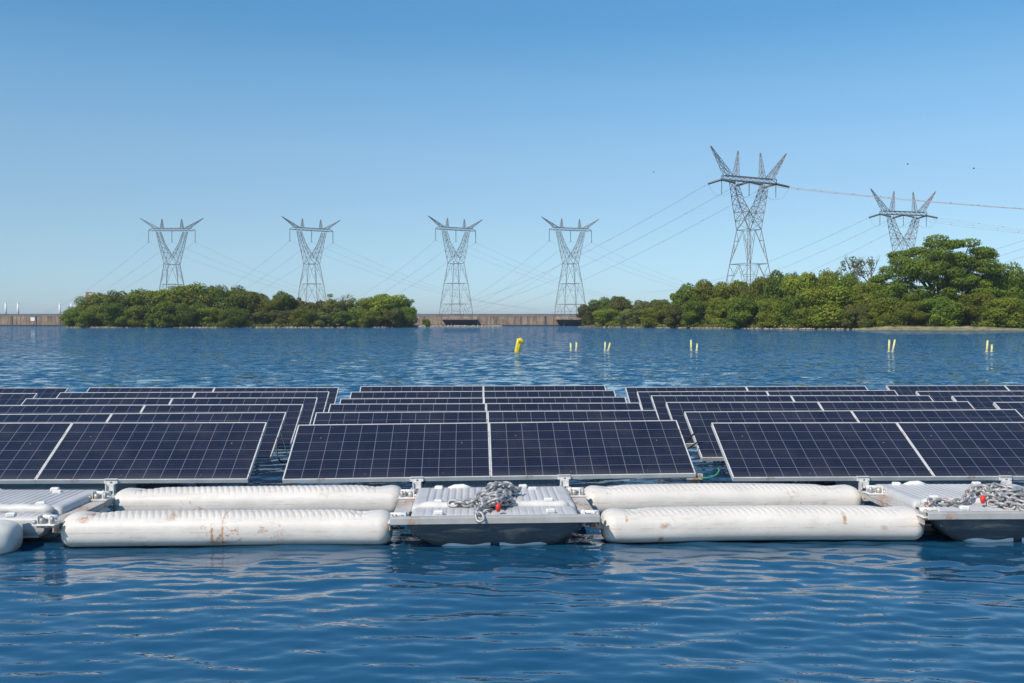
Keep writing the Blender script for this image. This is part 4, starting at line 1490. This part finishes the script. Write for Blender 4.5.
# ------------------------------------------------------------------ haze
hm = bpy.data.materials.new('haze'); hm.use_nodes = True; ht = hm.node_tree; ht.nodes.clear()
ho = ht.nodes.new('ShaderNodeOutputMaterial'); hv = ht.nodes.new('ShaderNodeVolumePrincipled')
hv.inputs['Color'].default_value = (.80, .88, 1, 1); hv.inputs['Density'].default_value = .00013; hv.inputs['Anisotropy'].default_value = .2
ht.links.new(hv.outputs[0], ho.inputs['Volume'])
hz_ = MB().box((0, 0, 36.0), (52000, 52000, 82.0)).build('haze', hm); tag(hz_, kind='stuff')

# ------------------------------------------------------------------ sky and sun
SUN_EL, SUN_AZ = 44, 222   # azimuth clockwise from +Y: behind the camera and to the left
world = bpy.data.worlds.new('World'); scene.world = world; world.use_nodes = True
nt = world.node_tree
sky = nt.nodes.new('ShaderNodeTexSky'); sky.sky_type = 'NISHITA'; sky.sun_disc = False
sky.sun_elevation = R(SUN_EL); sky.sun_rotation = R(SUN_AZ)
sky.altitude = 300; sky.air_density = 1.0; sky.dust_density = .05; sky.ozone_density = 3.0
bg = nt.nodes['Background']; bg.inputs[1].default_value = .12
tint = nt.nodes.new('ShaderNodeMix'); tint.data_type = 'RGBA'; tint.blend_type = 'MULTIPLY'; tint.inputs[0].default_value = 1
tint.inputs[7].default_value = (.86, 1.0, 1.16, 1)
nt.links.new(sky.outputs[0], tint.inputs[6])
# graded by height: cooler, dimmer horizon, upper sky boosted to brighten the water
tc = nt.nodes.new('ShaderNodeTexCoord'); sx = nt.nodes.new('ShaderNodeSeparateXYZ'); nt.links.new(tc.outputs['Generated'], sx.inputs[0])
cr = nt.nodes.new('ShaderNodeValToRGB'); nt.links.new(sx.outputs[2], cr.inputs[0])
stops = [(0, (.72, .78, .90)), (.033, (.73, .80, .90)), (.083, (.87, .87, .83)), (.123, (.95, .92, .84)), (.169, (1.02, 1.02, .90)), (.23, (.92, 1.08, .96)), (.287, (.68, 1.02, .98)), (.45, (.85, 1.22, 1.15)), (.8, (.95, 1.35, 1.25))]
el_ = cr.color_ramp.elements
el_[0].position = 0; el_[0].color = (*stops[0][1], 1); el_[1].position = stops[-1][0]; el_[1].color = (*stops[-1][1], 1)
for p_, c_ in stops[1:-1]:
    e_ = el_.new(p_); e_.color = (*c_, 1)
t2 = nt.nodes.new('ShaderNodeMix'); t2.data_type = 'RGBA'; t2.blend_type = 'MULTIPLY'; t2.inputs[0].default_value = 1
nt.links.new(tint.outputs[2], t2.inputs[6]); nt.links.new(cr.outputs[0], t2.inputs[7]); nt.links.new(t2.outputs[2], bg.inputs[0])
sd = bpy.data.lights.new('sun', 'SUN'); sd.energy = 4.3; sd.angle = R(.5); sd.color = (1, .90, .78)
so = bpy.data.objects.new('sun', sd); col.objects.link(so)
az, el = R(SUN_AZ), R(SUN_EL)
dirv = Vector((math.sin(az) * math.cos(el), math.cos(az) * math.cos(el), math.sin(el)))
so.rotation_euler = (-dirv).to_track_quat('-Z', 'Y').to_euler()
so.location = (0, -20, 40)

scene.view_settings.view_transform = 'Standard'
scene.view_settings.look = 'None'
scene.view_settings.exposure = 0.0
scene.view_settings.gamma = 1.0
